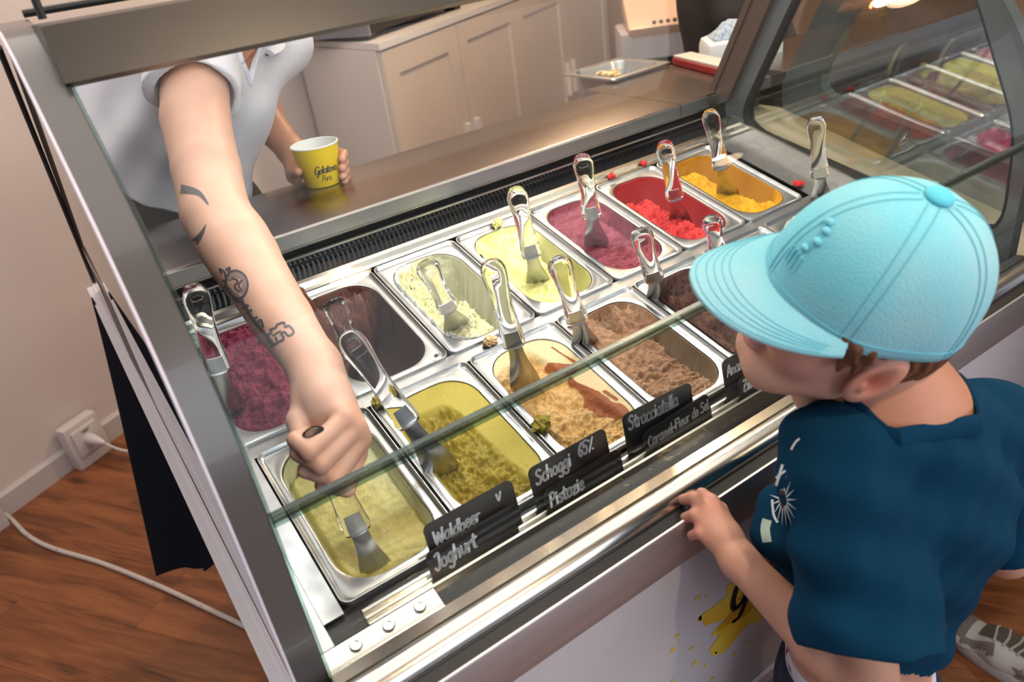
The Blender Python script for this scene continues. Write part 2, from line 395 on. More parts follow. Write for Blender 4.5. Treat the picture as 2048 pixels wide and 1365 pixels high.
class Field:
    """Signed distance field on a grid; smooth unions of round cones and ellipsoids; meshed by surface nets."""
    def __init__(s, lo, hi, h):
        s.h = h; s.lo = np.array(lo, np.float32)
        s.n = np.maximum(((np.array(hi) - np.array(lo)) / h).astype(int) + 2, 4)
        s.v = np.full(tuple(s.n), 9.0, np.float32)
    def _sub(s, lo, hi):
        i0 = np.clip(((np.array(lo) - s.lo) / s.h).astype(int) - 1, 0, s.n - 1)
        i1 = np.clip(((np.array(hi) - s.lo) / s.h).astype(int) + 3, 1, s.n)
        if np.any(i1 <= i0): return None, None
        sl = tuple(slice(a, b) for a, b in zip(i0, i1))
        ax = [s.lo[d] + s.h * np.arange(i0[d], i1[d], dtype=np.float32) for d in range(3)]
        return sl, np.meshgrid(*ax, indexing='ij', sparse=True)
    def _put(s, sl, d, k, op):
        a = s.v[sl]
        if op == 'add':
            hh = np.clip(0.5 + 0.5 * (d - a) / k, 0, 1); s.v[sl] = d * (1 - hh) + a * hh - k * hh * (1 - hh)
        else:
            d = -d; hh = np.clip(0.5 - 0.5 * (d - a) / k, 0, 1); s.v[sl] = d * (1 - hh) + a * hh + k * hh * (1 - hh)
    def cone(s, a, b, ra, rb=None, k=0.01, op='add', cut=None):
        rb = ra if rb is None else rb
        a = np.array(a, np.float32); b = np.array(b, np.float32); m = max(ra, rb) + 2.5 * k + 4 * s.h
        sl, g = s._sub(np.minimum(a, b) - m, np.maximum(a, b) + m)
        if sl is None: return s
        ab = b - a; L2 = float(ab @ ab) + 1e-12
        px, py, pz = g[0] - a[0], g[1] - a[1], g[2] - a[2]
        t = np.clip((px * ab[0] + py * ab[1] + pz * ab[2]) / L2, 0, 1)
        d = np.sqrt((px - t * ab[0]) ** 2 + (py - t * ab[1]) ** 2 + (pz - t * ab[2]) ** 2) - (ra + (rb - ra) * t)
        if cut is not None:
            for p, n in cut:
                d = np.maximum(d, (g[0] - p[0]) * n[0] + (g[1] - p[1]) * n[1] + (g[2] - p[2]) * n[2])
        s._put(sl, d, k, op); return s
    def chain(s, pts, rs, k=0.01):
        for i in range(len(pts) - 1): s.cone(pts[i], pts[i + 1], rs[i], rs[i + 1], k)
        return s
    def ell(s, c, r, k=0.01, op='add', axes=None, cut=None):
        c = np.array(c, np.float32); m = max(r) + 2.5 * k + 4 * s.h
        sl, g = s._sub(c - m, c + m)
        if sl is None: return s
        p = [g[0] - c[0], g[1] - c[1], g[2] - c[2]]
        if axes is not None:
            p = [p[0] * A[0] + p[1] * A[1] + p[2] * A[2] for A in axes]
        k0 = np.sqrt(sum((p[i] / r[i]) ** 2 for i in range(3))); k1 = np.sqrt(sum((p[i] / (r[i] ** 2)) ** 2 for i in range(3))) + 1e-9
        d = k0 * (k0 - 1) / k1
        if cut is not None:
            for q, n in cut:
                d = np.maximum(d, (g[0] - q[0]) * n[0] + (g[1] - q[1]) * n[1] + (g[2] - q[2]) * n[2])
        s._put(sl, d, k, op); return s
    def plane(s, p, n):   # keep the side where (x-p).n < 0
        ax = [s.lo[d] + s.h * np.arange(s.n[d], dtype=np.float32) for d in range(3)]
        g = np.meshgrid(*ax, indexing='ij', sparse=True)
        s.v = np.maximum(s.v, (g[0] - p[0]) * n[0] + (g[1] - p[1]) * n[1] + (g[2] - p[2]) * n[2]); return s
    def warp(s, f):
        ax = [s.lo[d] + s.h * np.arange(s.n[d], dtype=np.float32) for d in range(3)]
        g = np.meshgrid(*ax, indexing='ij', sparse=True)
        s.v = s.v + f(*g).astype(np.float32); return s
    def mesh(s, relax=2):
        v = s.v; nx, ny, nz = v.shape; ins = v < 0
        cnt = np.zeros((nx - 1, ny - 1, nz - 1), np.int8)
        for i in (0, 1):
            for j in (0, 1):
                for k in (0, 1): cnt += ins[i:nx - 1 + i, j:ny - 1 + j, k:nz - 1 + k]
        msk = (cnt > 0) & (cnt < 8)
        idx = np.argwhere(msk)
        co = {}
        for i in (0, 1):
            for j in (0, 1):
                for k in (0, 1): co[(i, j, k)] = v[idx[:, 0] + i, idx[:, 1] + j, idx[:, 2] + k]
        acc = np.zeros((len(idx), 3), np.float64); num = np.zeros(len(idx))
        for a in co:
            for d in range(3):
                if a[d] == 0:
                    b = list(a); b[d] = 1; b = tuple(b)
                    va, vb = co[a], co[b]; x = (va < 0) != (vb < 0)
                    t = np.where(x, va / np.where(x, va - vb, 1), 0)
                    p = np.zeros((len(idx), 3)); p[:] = a; p[:, d] += t
                    acc[x] += p[x]; num[x] += 1
        P = (idx + acc / num[:, None]) * s.h + s.lo
        vid = np.full(msk.shape, -1, np.int64); vid[msk] = np.arange(len(idx))
        F = []
        for d in range(3):
            e, g = [(1, 2), (2, 0), (0, 1)][d]
            sa = [slice(1, -1)] * 3; sb = [slice(1, -1)] * 3
            sa[d] = slice(0, v.shape[d] - 1); sb[d] = slice(1, v.shape[d])
            A, B = ins[tuple(sa)], ins[tuple(sb)]
            ed = np.argwhere(A != B)
            if not len(ed): continue
            fl = A[tuple(ed.T)]
            base = ed.copy()
            for q in range(3):
                if q != d: base[:, q] += 1
            def cell(oe, og):
                c = base.copy(); c[:, e] -= oe; c[:, g] -= og; return vid[tuple(c.T)]
            q = np.stack([cell(1, 1), cell(0, 1), cell(0, 0), cell(1, 0)], 1)
            q[~fl] = q[~fl][:, ::-1]
            F.append(q)
        F = np.concatenate(F)
        F = F[(F >= 0).all(1)]
        for _ in range(relax):
            sm = np.zeros_like(P); n = np.zeros(len(P))
            for a, b in ((0, 1), (1, 2), (2, 3), (3, 0)):
                np.add.at(sm, F[:, a], P[F[:, b]]); np.add.at(n, F[:, a], 1)
                np.add.at(sm, F[:, b], P[F[:, a]]); np.add.at(n, F[:, b], 1)
            P = P * 0.5 + 0.5 * sm / np.maximum(n, 1)[:, None]
        return P, F
def mk_np(name, P, F, material, parent=None, smooth=True, angle=60):
    me = bpy.data.meshes.new(name)
    me.vertices.add(len(P)); me.vertices.foreach_set('co', np.asarray(P, np.float32).ravel())
    F = np.asarray(F, np.int32); nf, k = F.shape
    me.loops.add(nf * k); me.loops.foreach_set('vertex_index', F.ravel())
    me.polygons.add(nf); me.polygons.foreach_set('loop_start', np.arange(0, nf * k, k, dtype=np.int32))
    me.update(calc_edges=True); me.validate()
    if material: me.materials.append(MATS[material])
    if smooth: smooth_shade(me, angle)
    o = bpy.data.objects.new(name, me); COL.objects.link(o)
    if parent is not None: o.parent = parent
    return o

# ================================================================ room
WA = R(31.0); WD = Vector((math.cos(WA), math.sin(WA), 0)); WN = Vector((math.sin(WA), -math.cos(WA), 0)); W0 = Vector((-0.35, 1.865, 0))
def wallp(s, n, z): return W0 + WD * s + WN * n + Vector((0, 0, z))
def wbox(mb, s0, s1, n0, n1, z0, z1):
    return mb.hexa([wallp(s0, n0, z0), wallp(s1, n0, z0), wallp(s1, n1, z0), wallp(s0, n1, z0),
                    wallp(s0, n0, z1), wallp(s1, n0, z1), wallp(s1, n1, z1), wallp(s0, n1, z1)])

# floor: sub floor plus separate laminate planks running square to the wall
fl = struct(mk('floor', [(-4, -5, -0.012), (6, -5, -0.012), (6, 6, -0.012), (-4, 6, -0.012), (-4, -5, -0.06), (6, -5, -0.06), (6, 6, -0.06), (-4, 6, -0.06)],
       [(0, 1, 2, 3), (7, 6, 5, 4), (0, 4, 5, 1), (1, 5, 6, 2), (2, 6, 7, 3), (3, 7, 4, 0)], 'floor_dark'))
pm = MB().box((0, 0, 0), (1.2795, 0.1926, 0.012), bev=0.0006)
pbase = None
PA = WA + R(90 + 4)
PD = Vector((math.cos(PA), math.sin(PA), 0)); PN = Vector((-math.sin(PA), math.cos(PA), 0))
cnt = 0
for row in range(-14, 15):
    for k in range(-4, 3):
        c = Vector((0.15, 0.45, -0.006)) + PN * (row * 0.193) + PD * (k * 1.28 + (row * 0.43) % 1.28)
        if not (-1.2 < c.x < 2.6 and -1.9 < c.y < 2.7): continue
        if (c - W0).dot(WN) < -0.55: continue
        if pbase is None:
            pbase = build('plank', pm, 'wood_plank', fl); o = pbase
        else:
            o = pbase.copy(); COL.objects.link(o)
        o.location = c; o.rotation_euler = (0, 0, PA); cnt += 1

WM = frame(W0, WD, -WN, Vector((0, 0, 1)))
def rebase(o, M):   # give an object built in world coordinates its own axes
    Mi = M.inverted()
    for v in o.data.vertices: v.co = Mi @ v.co
    o.matrix_basis = M; return o
wb = MB(); wbox(wb, -3.2, 5.2, -0.12, 0.0, 0, 2.8)
rebase(struct(build('wall_left', wb, 'wall_plaster')), WM)
bb = MB()
prof = [(0.0, 0.0), (0.016, 0.0), (0.016, 0.074), (0.010, 0.082), (0.0, 0.084)]
n = len(prof); o = []
vs = [wallp(-3.2, a, b) for a, b in prof] + [wallp(5.2, a, b) for a, b in prof]
bb.add(vs, [(j, (j + 1) % n, n + (j + 1) % n, n + j) for j in range(n)])
rebase(struct(build('baseboard_left', bb, 'baseboard_paint')), WM)
wr = MB()
s1 = 4.35
wr.hexa([wallp(s1, -0.1, 0), wallp(s1 + 0.1, -0.1, 0), wallp(s1 + 0.1, 6, 0), wallp(s1, 6, 0), wallp(s1, -0.1, 2.8), wallp(s1 + 0.1, -0.1, 2.8), wallp(s1 + 0.1, 6, 2.8), wallp(s1, 6, 2.8)])
rebase(struct(build('wall_back', wr, 'wall_back')), WM)
struct(mk('ceiling', [(-4, -2.6, 2.8), (6, -2.6, 2.8), (6, 6, 2.8), (-4, 6, 2.8), (-4, -2.6, 2.9), (6, -2.6, 2.9), (6, 6, 2.9), (-4, 6, 2.9)],
       [(3, 2, 1, 0), (4, 5, 6, 7), (0, 1, 5, 4), (1, 2, 6, 5), (2, 3, 7, 6), (3, 0, 4, 7)], 'ceiling_paint'))

# power outlets standing on the baseboard
def outlet(s, label, plugged):
    M = frame(wallp(s, 0.016, 0.0), WD, -WN, Vector((0, 0, 1)))
    t = thing('power_outlet', label, 'power outlet', M=M, group='outlets along the wall')
    build('box', MB().box((0, -0.024, 0.085), (0.135, 0.048, 0.17), bev=0.006), 'outlet_plastic', t, True)
    build('cover_plate', MB().box((0, -0.052, 0.098), (0.100, 0.010, 0.100), bev=0.004), 'outlet_plastic', t, True)
    if plugged:
        m = MB(); m.tube([(0, -0.056, 0.098), (0, -0.075, 0.098), (0.004, -0.095, 0.092), (0.01, -0.118, 0.082)], [0.020, 0.020, 0.016, 0.007], 14, up=(1, 0, 0))
        build('plug', m, 'outlet_plastic', t, True)
        m = MB(); m.box((0, -0.0575, 0.135), (0.030, 0.001, 0.003)); m.box((0, -0.0575, 0.129), (0.022, 0.001, 0.002))
        build('print', m, 'ink_black', t)
    else:
        m = MB().tube([(0, -0.057, 0.098), (0, -0.0595, 0.098)], 0.013, 16, up=(1, 0, 0)); build('socket', m, 'black_plastic', t)
    return t
outlet(0.075, 'white outlet box on the baseboard with a white plug in it', True)
outlet(-0.335, 'white outlet box cut off by the left edge of the picture', False)

def spline(pts, n=8):
    pts = [Vector(p) for p in pts]; out = []
    for i in range(len(pts) - 1):
        p0 = pts[max(i - 1, 0)]; p1 = pts[i]; p2 = pts[i + 1]; p3 = pts[min(i + 2, len(pts) - 1)]
        for k in range(n):
            t = k / n
            out.append(0.5 * ((2 * p1) + (p2 - p0) * t + (2 * p0 - 5 * p1 + 4 * p2 - p3) * t * t + (3 * p1 - p0 - 3 * p2 + p3) * t ** 3))
    out.append(pts[-1]); return out
pl = wallp(0.075 + 0.01, 0.016 + 0.116, 0.080)
m = MB().tube(spline([pl, pl + Vector((0.04, -0.03, -0.035)), Vector((pl.x + 0.10, pl.y - 0.03, 0.006)), Vector((-0.10, 1.87, 0.006)), Vector((0.06, 1.75, 0.006)), Vector((0.3, 1.45, 0.006))]), 0.0050, 8)
tag(build('thin_white_cable', m, 'cable_white', None, True), 'thin white cord coming from the plug in the wall outlet', 'cord')
m = MB().tube(spline([(-0.62, 1.80, 0.10), (-0.585, 1.77, 0.045), (-0.545, 1.70, 0.008), (-0.505, 1.56, 0.007), (-0.445, 1.43, 0.007), (-0.327, 1.24, 0.007), (-0.203, 1.007, 0.007), (-0.095, 0.785, 0.007), (0.05, 0.50, 0.007), (0.3, 0.2, 0.007)]), 0.0068, 10)
tag(build('floor_cable', m, 'cable_white', None, True), 'thick scuffed white cable running across the brown plank floor', 'cable')

# white shaker cabinet behind the server
CA = R(30.82); CDv = Vector((math.cos(CA), math.sin(CA), 0)); CNv = Vector((math.sin(CA), -math.cos(CA), 0)); C0 = Vector((1.232, 2.032, 0))
CE = Vector((math.cos(R(95.5)), math.sin(R(95.5)), 0))
def cab(s, n, z): return C0 + CDv * s + CNv * n + Vector((0, 0, z))
CMX = frame(C0, CDv, -CNv, Vector((0, 0, 1)))
t = thing('cabinet', 'long white shaker cabinet against the wall behind the server', 'cabinet', M=CMX)
CL = 2.80; EL = 0.70
m = MB()
b4 = [C0 + CDv * 0.0, C0 + CDv * CL, C0 + CDv * CL - CNv * 0.55, C0 + CE * EL]
m.hexa([p + Vector((0, 0, 0.09)) - CNv * 0.022 for p in b4] + [p + Vector((0, 0, 1.102)) - CNv * 0.022 for p in b4])
build('body', m, 'cabinet_white', t, world=True)
m = MB(); b5 = [C0 + CNv * 0.006 - CDv * 0.004, C0 + CDv * CL + CNv * 0.006, C0 + CDv * CL - CNv * 0.55, C0 + CE * EL - CDv * 0.004]
m.hexa([p + Vector((0, 0, 1.105)) for p in b5] + [p + Vector((0, 0, 1.130)) for p in b5])
build('top_board', m, 'cabinet_white', t, world=True)
m = MB(); m.hexa([p + Vector((0, 0, 0.0)) - CNv * 0.05 for p in b4] + [p + Vector((0, 0, 0.088)) - CNv * 0.05 for p in b4])
build('plinth', m, 'cabinet_white', t, world=True)
def cbox(mb, s0, s1, n0, n1, z0, z1):
    return mb.hexa([cab(s0, n0, z0), cab(s1, n0, z0), cab(s1, n1, z0), cab(s0, n1, z0), cab(s0, n0, z1), cab(s1, n0, z1), cab(s1, n1, z1), cab(s0, n1, z1)])
edges = [0.012, 0.640, 1.300, 1.990, 2.780]
for i in range(4):
    a, b = edges[i] + 0.003, edges[i + 1] - 0.003
    m = MB(); w = 0.085 if i else 0.10
    cbox(m, a, a + w, 0.0, -0.02, 0.10, 1.095); cbox(m, b - w, b, 0.0, -0.02, 0.10, 1.095)
    cbox(m, a + w, b - w, 0.0, -0.02, 0.10, 0.10 + w); cbox(m, a + w, b - w, 0.0, -0.02, 1.095 - w, 1.095)
    d = build('door', m, 'cabinet_front_lamplit', t, world=True)
    m = MB(); cbox(m, a + w, b - w, -0.010, -0.02, 0.10 + w, 1.095 - w)
    build('panel', m, 'cabinet_front_lamplit', d)
    hs = (b - 0.045) if i % 2 == 0 else (a + 0.045)
    m = MB(); cbox(m, hs - 0.016, hs + 0.016, 0.024, 0.0, 0.46, 0.655)
    build('handle', m, 'cabinet_white', d)
    for ch in d.children: ch.matrix_parent_inverse = Matrix.Identity(4)
for d in t.children:
    for ch in d.children:
        Mi = CMX.inverted()
        for v in ch.data.vertices: v.co = Mi @ v.co

# dark appliance standing on the cabinet
t = thing('coffee_machine', 'dark grey boxy machine standing on the white cabinet', 'machine', cab(0.13, -0.1, 1.13))
m = MB(); cbox(m, 0.10, 0.92, -0.10, -0.50, 1.155, 1.60); build('body', m, 'dark_box', t, world=True)
m = MB(); cbox(m, 0.085, 0.10, -0.09, -0.50, 1.15, 1.60); build('side_panel', m, 'grey_box', t, world=True)
for s in (0.13, 0.88):
    for n_ in (-0.14, -0.46):
        m = MB(); cbox(m, s - 0.03, s + 0.03, n_ + 0.03, n_ - 0.03, 1.13, 1.156); build('foot', m, 'black_plastic', t, world=True)

# appliance with a control panel at the far end
ao = Vector((2.03, 1.475, 0))
AXX = Vector((0.80, -0.60, 0)); AYY = Vector((0.60, 0.80, 0))
M = frame(ao, AXX, AYY, Vector((0, 0, 1)))
t = thing('air_conditioner', 'white upright appliance with dark grille and row of control buttons', 'appliance', M=M)
build('body', MB().box((0.14, 0.15, 0.52), (0.34, 0.30, 1.04), bev=0.012), 'appliance_white', t, True)
build('control_top', MB().box((0.15, 0.13, 1.075), (0.30, 0.28, 0.085), M=Matrix.Rotation(R(24), 3, 'X'), bev=0.016), 'appliance_top', t, True)
build('grille', MB().box((0.16, -0.003, 0.66), (0.27, 0.012, 0.56), bev=0.005), 'black_gloss', t, True)
for k in range(6):
    m = MB(); m.tube([(0.10 + k * 0.026, -0.016, 1.070 + (0.012 if k == 5 else 0)), (0.10 + k * 0.026, -0.019, 1.076 + (0.012 if k == 5 else 0))], 0.008, 10)
    build('button', m, 'black_plastic', t)

# ceiling spotlights with copper rings: all but the cabinet one mirror in the sloping glass
def pendant(p, label, power):
    t = thing('pendant_spotlight', label, 'lamp', p, group='copper ringed spotlights')
    build('cord', MB().tube([(0, 0, 0.12), (0, 0, 2.8 - p[2])], 0.003, 6), 'black_plastic', t)
    n = 20; rings = []
    for r, z in [(0.038, 0.0), (0.048, 0.0), (0.050, 0.04), (0.046, 0.11), (0.012, 0.125), (0.010, 0.115), (0.040, 0.10), (0.042, 0.03), (0.038, 0.0)]:
        rings.append([(r * math.cos(2 * math.pi * k / n), r * math.sin(2 * math.pi * k / n), z) for k in range(n)])
    build('shade', MB().rings(rings, False, False), 'copper', t, True)
    build('bulb', MB().ell((0, 0, -0.006), (0.024, 0.024, 0.020)), 'bulb', t, True)
    l = bpy.data.lights.new('spotlight_light', 'POINT'); l.energy = power; l.color = (1.0, 0.70, 0.42); l.shadow_soft_size = 0.05
    lo = bpy.data.objects.new('spotlight_light', l); COL.objects.link(lo); lo.parent = t; lo.location = (0, 0, -0.08)
    return t
pendant((2.010, -1.507, 2.000), 'copper ringed spotlight mirrored over the mango pan', 3.0)
pendant((0.436, -1.106, 2.000), 'copper ringed spotlight mirrored at the rear lip', 7.0)
pendant((2.124, -0.398, 2.050), 'copper ringed spotlight mirrored in the right end glass', 3.0)
pendant((2.05, 1.55, 2.58), 'copper ringed spotlight added out of view to warm the white cabinet', 62.0)  # unseen lamp, added to warm and brighten the cabinet

# ================================================================ display case
XL, XR = -0.033, 1.262           # inner faces of the two end walls
XO = -0.064                      # outer face of the left end wall
PROF = [(-0.345, 0.862), (-0.345, 0.97), (-0.345, 1.082), (-0.334, 1.160), (-0.301, 1.240), (-0.250, 1.312), (-0.180, 1.380), (-0.105, 1.440)]
def prof_fine(n=6):
    pts = spline([Vector((0, y, z)) for y, z in PROF], n); return [(p.y, p.z) for p in pts]
PF = prof_fine()
REAR = [(0.110, 1.452), (0.290, 1.098), (0.300, 1.02)]

def lab(o, name, cat): return tag(o, name, cat)
case = thing('display_case', 'long stainless gelato display case with sloping front glass', 'display case', (0.6, 0, 0))
CM = case
def cb(name, mb, m, smooth=False, angle=35): return build(name, mb, m, CM, smooth, angle, world=True)
# base cabinet, split where the neighbouring case begins
XS = XR + 0.0285
nb = thing('neighbour_case', 'second display case seen through the right end window', 'display case', (1.6, 0, 0))
def nbp(name, mb, m, smooth=False): return build(name, mb, m, nb, smooth, 35, world=True)
for fn_, xa_, xb_ in ((cb, XO, XS - 0.0005), (nbp, XS + 0.0005, 2.55)):
    m = MB(); m.extrude([(-0.400, 0.452), (-0.400, 0.800), (-0.30, 0.800), (0.585, 0.800), (0.585, 0.13), (-0.30, 0.13), (-0.30, 0.452)], xa_ + (0.004 if fn_ is cb else 0), xb_); fn_('base_body', m, 'case_inside')
    m = MB(); m.extrude([(-0.420, 0.462), (-0.420, 0.802), (-0.404, 0.802), (-0.404, 0.462)], xa_, xb_ - (0.026 if fn_ is cb else 0)); o_ = fn_('front_panel', m, 'white_panel')
    if fn_ is cb: fp = o_
    m = MB(); m.extrude([(-0.426, 0.436), (-0.426, 0.458), (-0.400, 0.458), (-0.400, 0.436)], xa_, xb_); fn_('base_trim', m, 'white_lacquer')
    m = MB(); m.extrude([(-0.421, 0.804), (-0.4240, 0.8695), (-0.4230, 0.8720), (-0.4200, 0.8720), (-0.4190, 0.866), (-0.405, 0.862), (-0.405, 0.804)], xa_, xb_); fn_('fascia', m, 'steel_fascia', True)
    m = MB(); m.extrude([(-0.4188, 0.8625), (-0.4188, 0.8660), (-0.4050, 0.8720), (-0.385, 0.872), (-0.385, 0.8625)], max(xa_, XL), xb_); fn_('shadow_gap', m, 'black_plastic')
    for x in ((0.03, 0.6, 1.2) if fn_ is cb else (1.36, 1.9, 2.45)):
        for yy in (-0.22, 0.50):
            m = MB().box((x, yy, 0.066), (0.07, 0.07, 0.132)); fn_('foot', m, 'black_plastic')
m = MB(); m.extrude([(-0.428, 0.46), (-0.428, 0.802), (-0.404, 0.802), (-0.404, 0.46)], XS - 0.0245, XS - 0.002); cb('corner_post', m, 'white_edge')
bp = [(-0.4045, 0.8720), (-0.4045, 0.8790), (-0.4010, 0.8860), (-0.3950, 0.8905), (-0.3870, 0.8930), (-0.3800, 0.8935), (-0.3760, 0.8905), (-0.3740, 0.884), (-0.374, 0.866), (-0.400, 0.866)]
m = MB(); m.extrude(bp, XO, 1.262); cb('bumper', m, 'steel_polished', True, 50)
m = MB(); m.extrude([(-0.3735, 0.8905), (-0.3735, 0.870), (-0.352, 0.870), (-0.352, 0.884), (-0.356, 0.888)], XL, XR); cb('glass_seat', m, 'steel_polished', True)
m = MB(); m.extrude([(-0.3520, 0.862), (-0.3520, 0.868), (-0.340, 0.868), (-0.340, 0.862)], XL, XR); cb('groove', m, 'black_plastic')
# screwed clamp plate at the left end and sign channel
def dprof(pts, x0, x1):   # profile given in (v,h)
    mm = MB(); mm.extrude([(v * CT - h * ST, DZ + v * ST + h * CT) for v, h in pts], x0, x1); return mm
cb('clamp_plate', dprof([(-0.3455, -0.006), (-0.3455, 0.000), (-0.3420, 0.002), (-0.3190, 0.002), (-0.3165, 0.000), (-0.3165, -0.006)], XL, 0.108), 'screw_metal', True)
for x in (0.006, 0.045, 0.084):
    c = D(x, -0.331, 0.002); Mx = frame((0, 0, 0), DU, DV, DN).to_3x3()
    mm = MB(); rings = []
    for r, h in [(0.0072, 0), (0.0072, 0.0035), (0.0062, 0.0046), (0.0045, 0.0046), (0.0042, 0.003), (0.001, 0.003)]:
        rings.append([c + Mx @ Vector((r * math.cos(q), r * math.sin(q), h)) for q in [2 * math.pi * k / 16 for k in range(16)]])
    mm.rings(rings); cb('screw', mm, 'screw_metal', True, 30)
cb('sign_channel', dprof([(-0.3160, -0.010), (-0.3160, -0.002), (-0.3125, -0.002), (-0.3125, -0.0085), (-0.3080, -0.0085), (-0.3080, -0.001), (-0.3050, -0.001), (-0.3050, -0.0085), (-0.2995, -0.0085), (-0.2995, 0.0), (-0.2960, 0.0), (-0.2960, -0.010)], 0.030, XR - 0.01), 'steel_polished')
cb('front_ledge', dprof([(-0.3455, -0.014), (-0.3455, -0.010), (-0.284, -0.010), (-0.284, -0.014)], XL, XR), 'black_gloss')
cb('acrylic_strip', dprof([(-0.3200, 0.002), (-0.3200, 0.0035), (-0.2960, 0.0035), (-0.2960, 0.002)], 0.112, XR - 0.02), 'clear_acrylic') if False else None
# deck: steel lips around the wells
UL = 0.000
cb('divider_bar', dprof([(-0.0171 - 0.004, -0.006), (-0.0171 - 0.004, -0.0045), (0.004, -0.0045), (0.004, -0.006)], XL, XR), 'steel_pan')
cb('side_strip', dprof([(-0.288, -0.004), (-0.288, -0.001), (0.268, -0.001), (0.268, -0.004)], -0.012, 0.0125), 'steel_pan')
cb('side_panel', dprof([(-0.345, -0.007), (-0.345, -0.004), (0.30, -0.004), (0.30, -0.007)], XL, -0.012), 'steel')
cb('end_plate', dprof([(-0.284, -0.006), (-0.284, -0.0035), (0.268, -0.0035), (0.268, -0.006)], 1.1775, XR), 'steel_pan')
cb('rear_lip', dprof([(0.2655, -0.006), (0.2655, 0.0), (0.2720, 0.001), (0.2780, -0.002), (0.2840, 0.004), (0.2920, 0.005), (0.2985, 0.001), (0.2985, -0.006)], XL, XR), 'steel_polished', True, 25)
cb('well', dprof([(-0.300, -0.135), (-0.300, -0.130), (0.31, -0.130), (0.31, -0.135)], XL, XR), 'case_inside')
cb('well_wall', dprof([(-0.300, -0.130), (-0.296, -0.130), (-0.296, -0.012), (-0.300, -0.012)], XL, XR), 'case_inside')
# air vent with upright fins behind the pans
v0 = D(0, 0.3000, -0.004); v1 = Vector((0, 0.352, 1.078))
bk = MB(); bk.add([(XL, v0.y + 0.012, v0.z - 0.02), (XR, v0.y + 0.012, v0.z - 0.02), (XR, v1.y + 0.012, v1.z), (XL, v1.y + 0.012, v1.z)], [(0, 1, 2, 3)])
cb('vent_back', bk, 'black_plastic')
fin0 = None
for k in range(150):
    x = XL + 0.006 + k * 0.0092
    if x > 1.085: break
    if fin0 is None:
        mm = MB(); pr = []
        for i in range(6):
            q = i / 5; y = v0.y + 0.002 + q * 0.030; z = v0.z + 0.002 + q * 0.028
            pr.append((0.0040 * math.sin(q * 2.4), y, z))
        A = [Vector(p) for p in pr]; B = [Vector((p[0] + 0.0056, p[1] + 0.010, p[2] + 0.0005)) for p in pr]
        mm.v = [tuple(p) for p in A + B]; mm.f = [(i, i + 1, i + 7, i + 6) for i in range(5)]
        fin0 = cb('fin', mm, 'vent_fin'); fin0.location.x = x
    else:
        f_ = fin0.copy(); COL.objects.link(f_); f_.location.x = x
def rail(name, y, z, w, h, m, x0=XL, x1=XR):
    mm = MB(); mm.extrude([(y - w, z - h), (y - w, z + h), (y + w, z + h), (y + w, z - h)], x0, x1); return cb(name, mm, m)
rail('vent_bar', v0.y + 0.0215, v0.z + 0.0225, 0.0015, 0.0012, 'black_gloss')
rail('rear_rail', v0.y + 0.030, v0.z + 0.0310, 0.0030, 0.0016, 'steel_polished')
rail('rear_rail', v0.y + 0.0405, v0.z + 0.0445, 0.0012, 0.0010, 'steel_polished')
rail('rear_slot', v0.y + 0.052, v0.z + 0.040, 0.004, 0.012, 'black_gloss')
# end walls: grey printed frame with a rounded window, gasket and pane
def rrect(pts, r, n=7):
    out = []; N_ = len(pts)
    for i in range(N_):
        p = Vector(pts[i]); a = Vector(pts[i - 1]); b = Vector(pts[(i + 1) % N_])
        da = (a - p).normalized(); db = (b - p).normalized(); rr = r[i] if isinstance(r, (list, tuple)) else r
        for k in range(n + 1):
            t_ = k / n; q = (1 - t_) ** 2 * (p + da * rr) + 2 * (1 - t_) * t_ * p + t_ ** 2 * (p + db * rr)
            out.append((q.x, q.y))
    return out
WIN = rrect([(0.272, 1.032), (-0.330, 0.900), (-0.318, 1.10), (-0.205, 1.335), (0.030, 1.425), (0.085, 1.385)], [0.075, 0.075, 0.05, 0.05, 0.02, 0.02])
def resample(loop, n):
    P_ = [Vector((a, b)) for a, b in loop]; L_ = [0]
    for i in range(len(P_)): L_.append(L_[-1] + (P_[(i + 1) % len(P_)] - P_[i]).length)
    out = []
    for k in range(n):
        s = L_[-1] * k / n; i = max(j for j in range(len(P_)) if L_[j] <= s + 1e-12)
        f_ = (s - L_[i]) / max(L_[i + 1] - L_[i], 1e-9); q = P_[i].lerp(P_[(i + 1) % len(P_)], f_); out.append((q.x, q.y))
    return out
def ring_from(loop, cx, cy, n):   # polar resample so that the two loops correspond
    P_ = [(a - cx, b - cy) for a, b in loop]; out = []
    for k in range(n):
        an = 2 * math.pi * k / n; dx, dy = math.cos(an), math.sin(an); best = 0
        for i in range(len(P_)):
            (x0, y0), (x1, y1) = P_[i], P_[(i + 1) % len(P_)]
            ex, ey = x1 - x0, y1 - y0; den = dx * ey - dy * ex
            if abs(den) < 1e-12: continue
            t_ = (x0 * ey - y0 * ex) / den; u_ = (x0 * dy - y0 * dx) / den
            if t_ > 0 and -1e-6 <= u_ <= 1 + 1e-6: best = max(best, t_)
        out.append((cx + dx * best, cy + dy * best))
    return out
OUT = PF + [(0.110, 1.452), (0.300, 1.075), (0.290, 1.0), (-0.345, 0.840)]
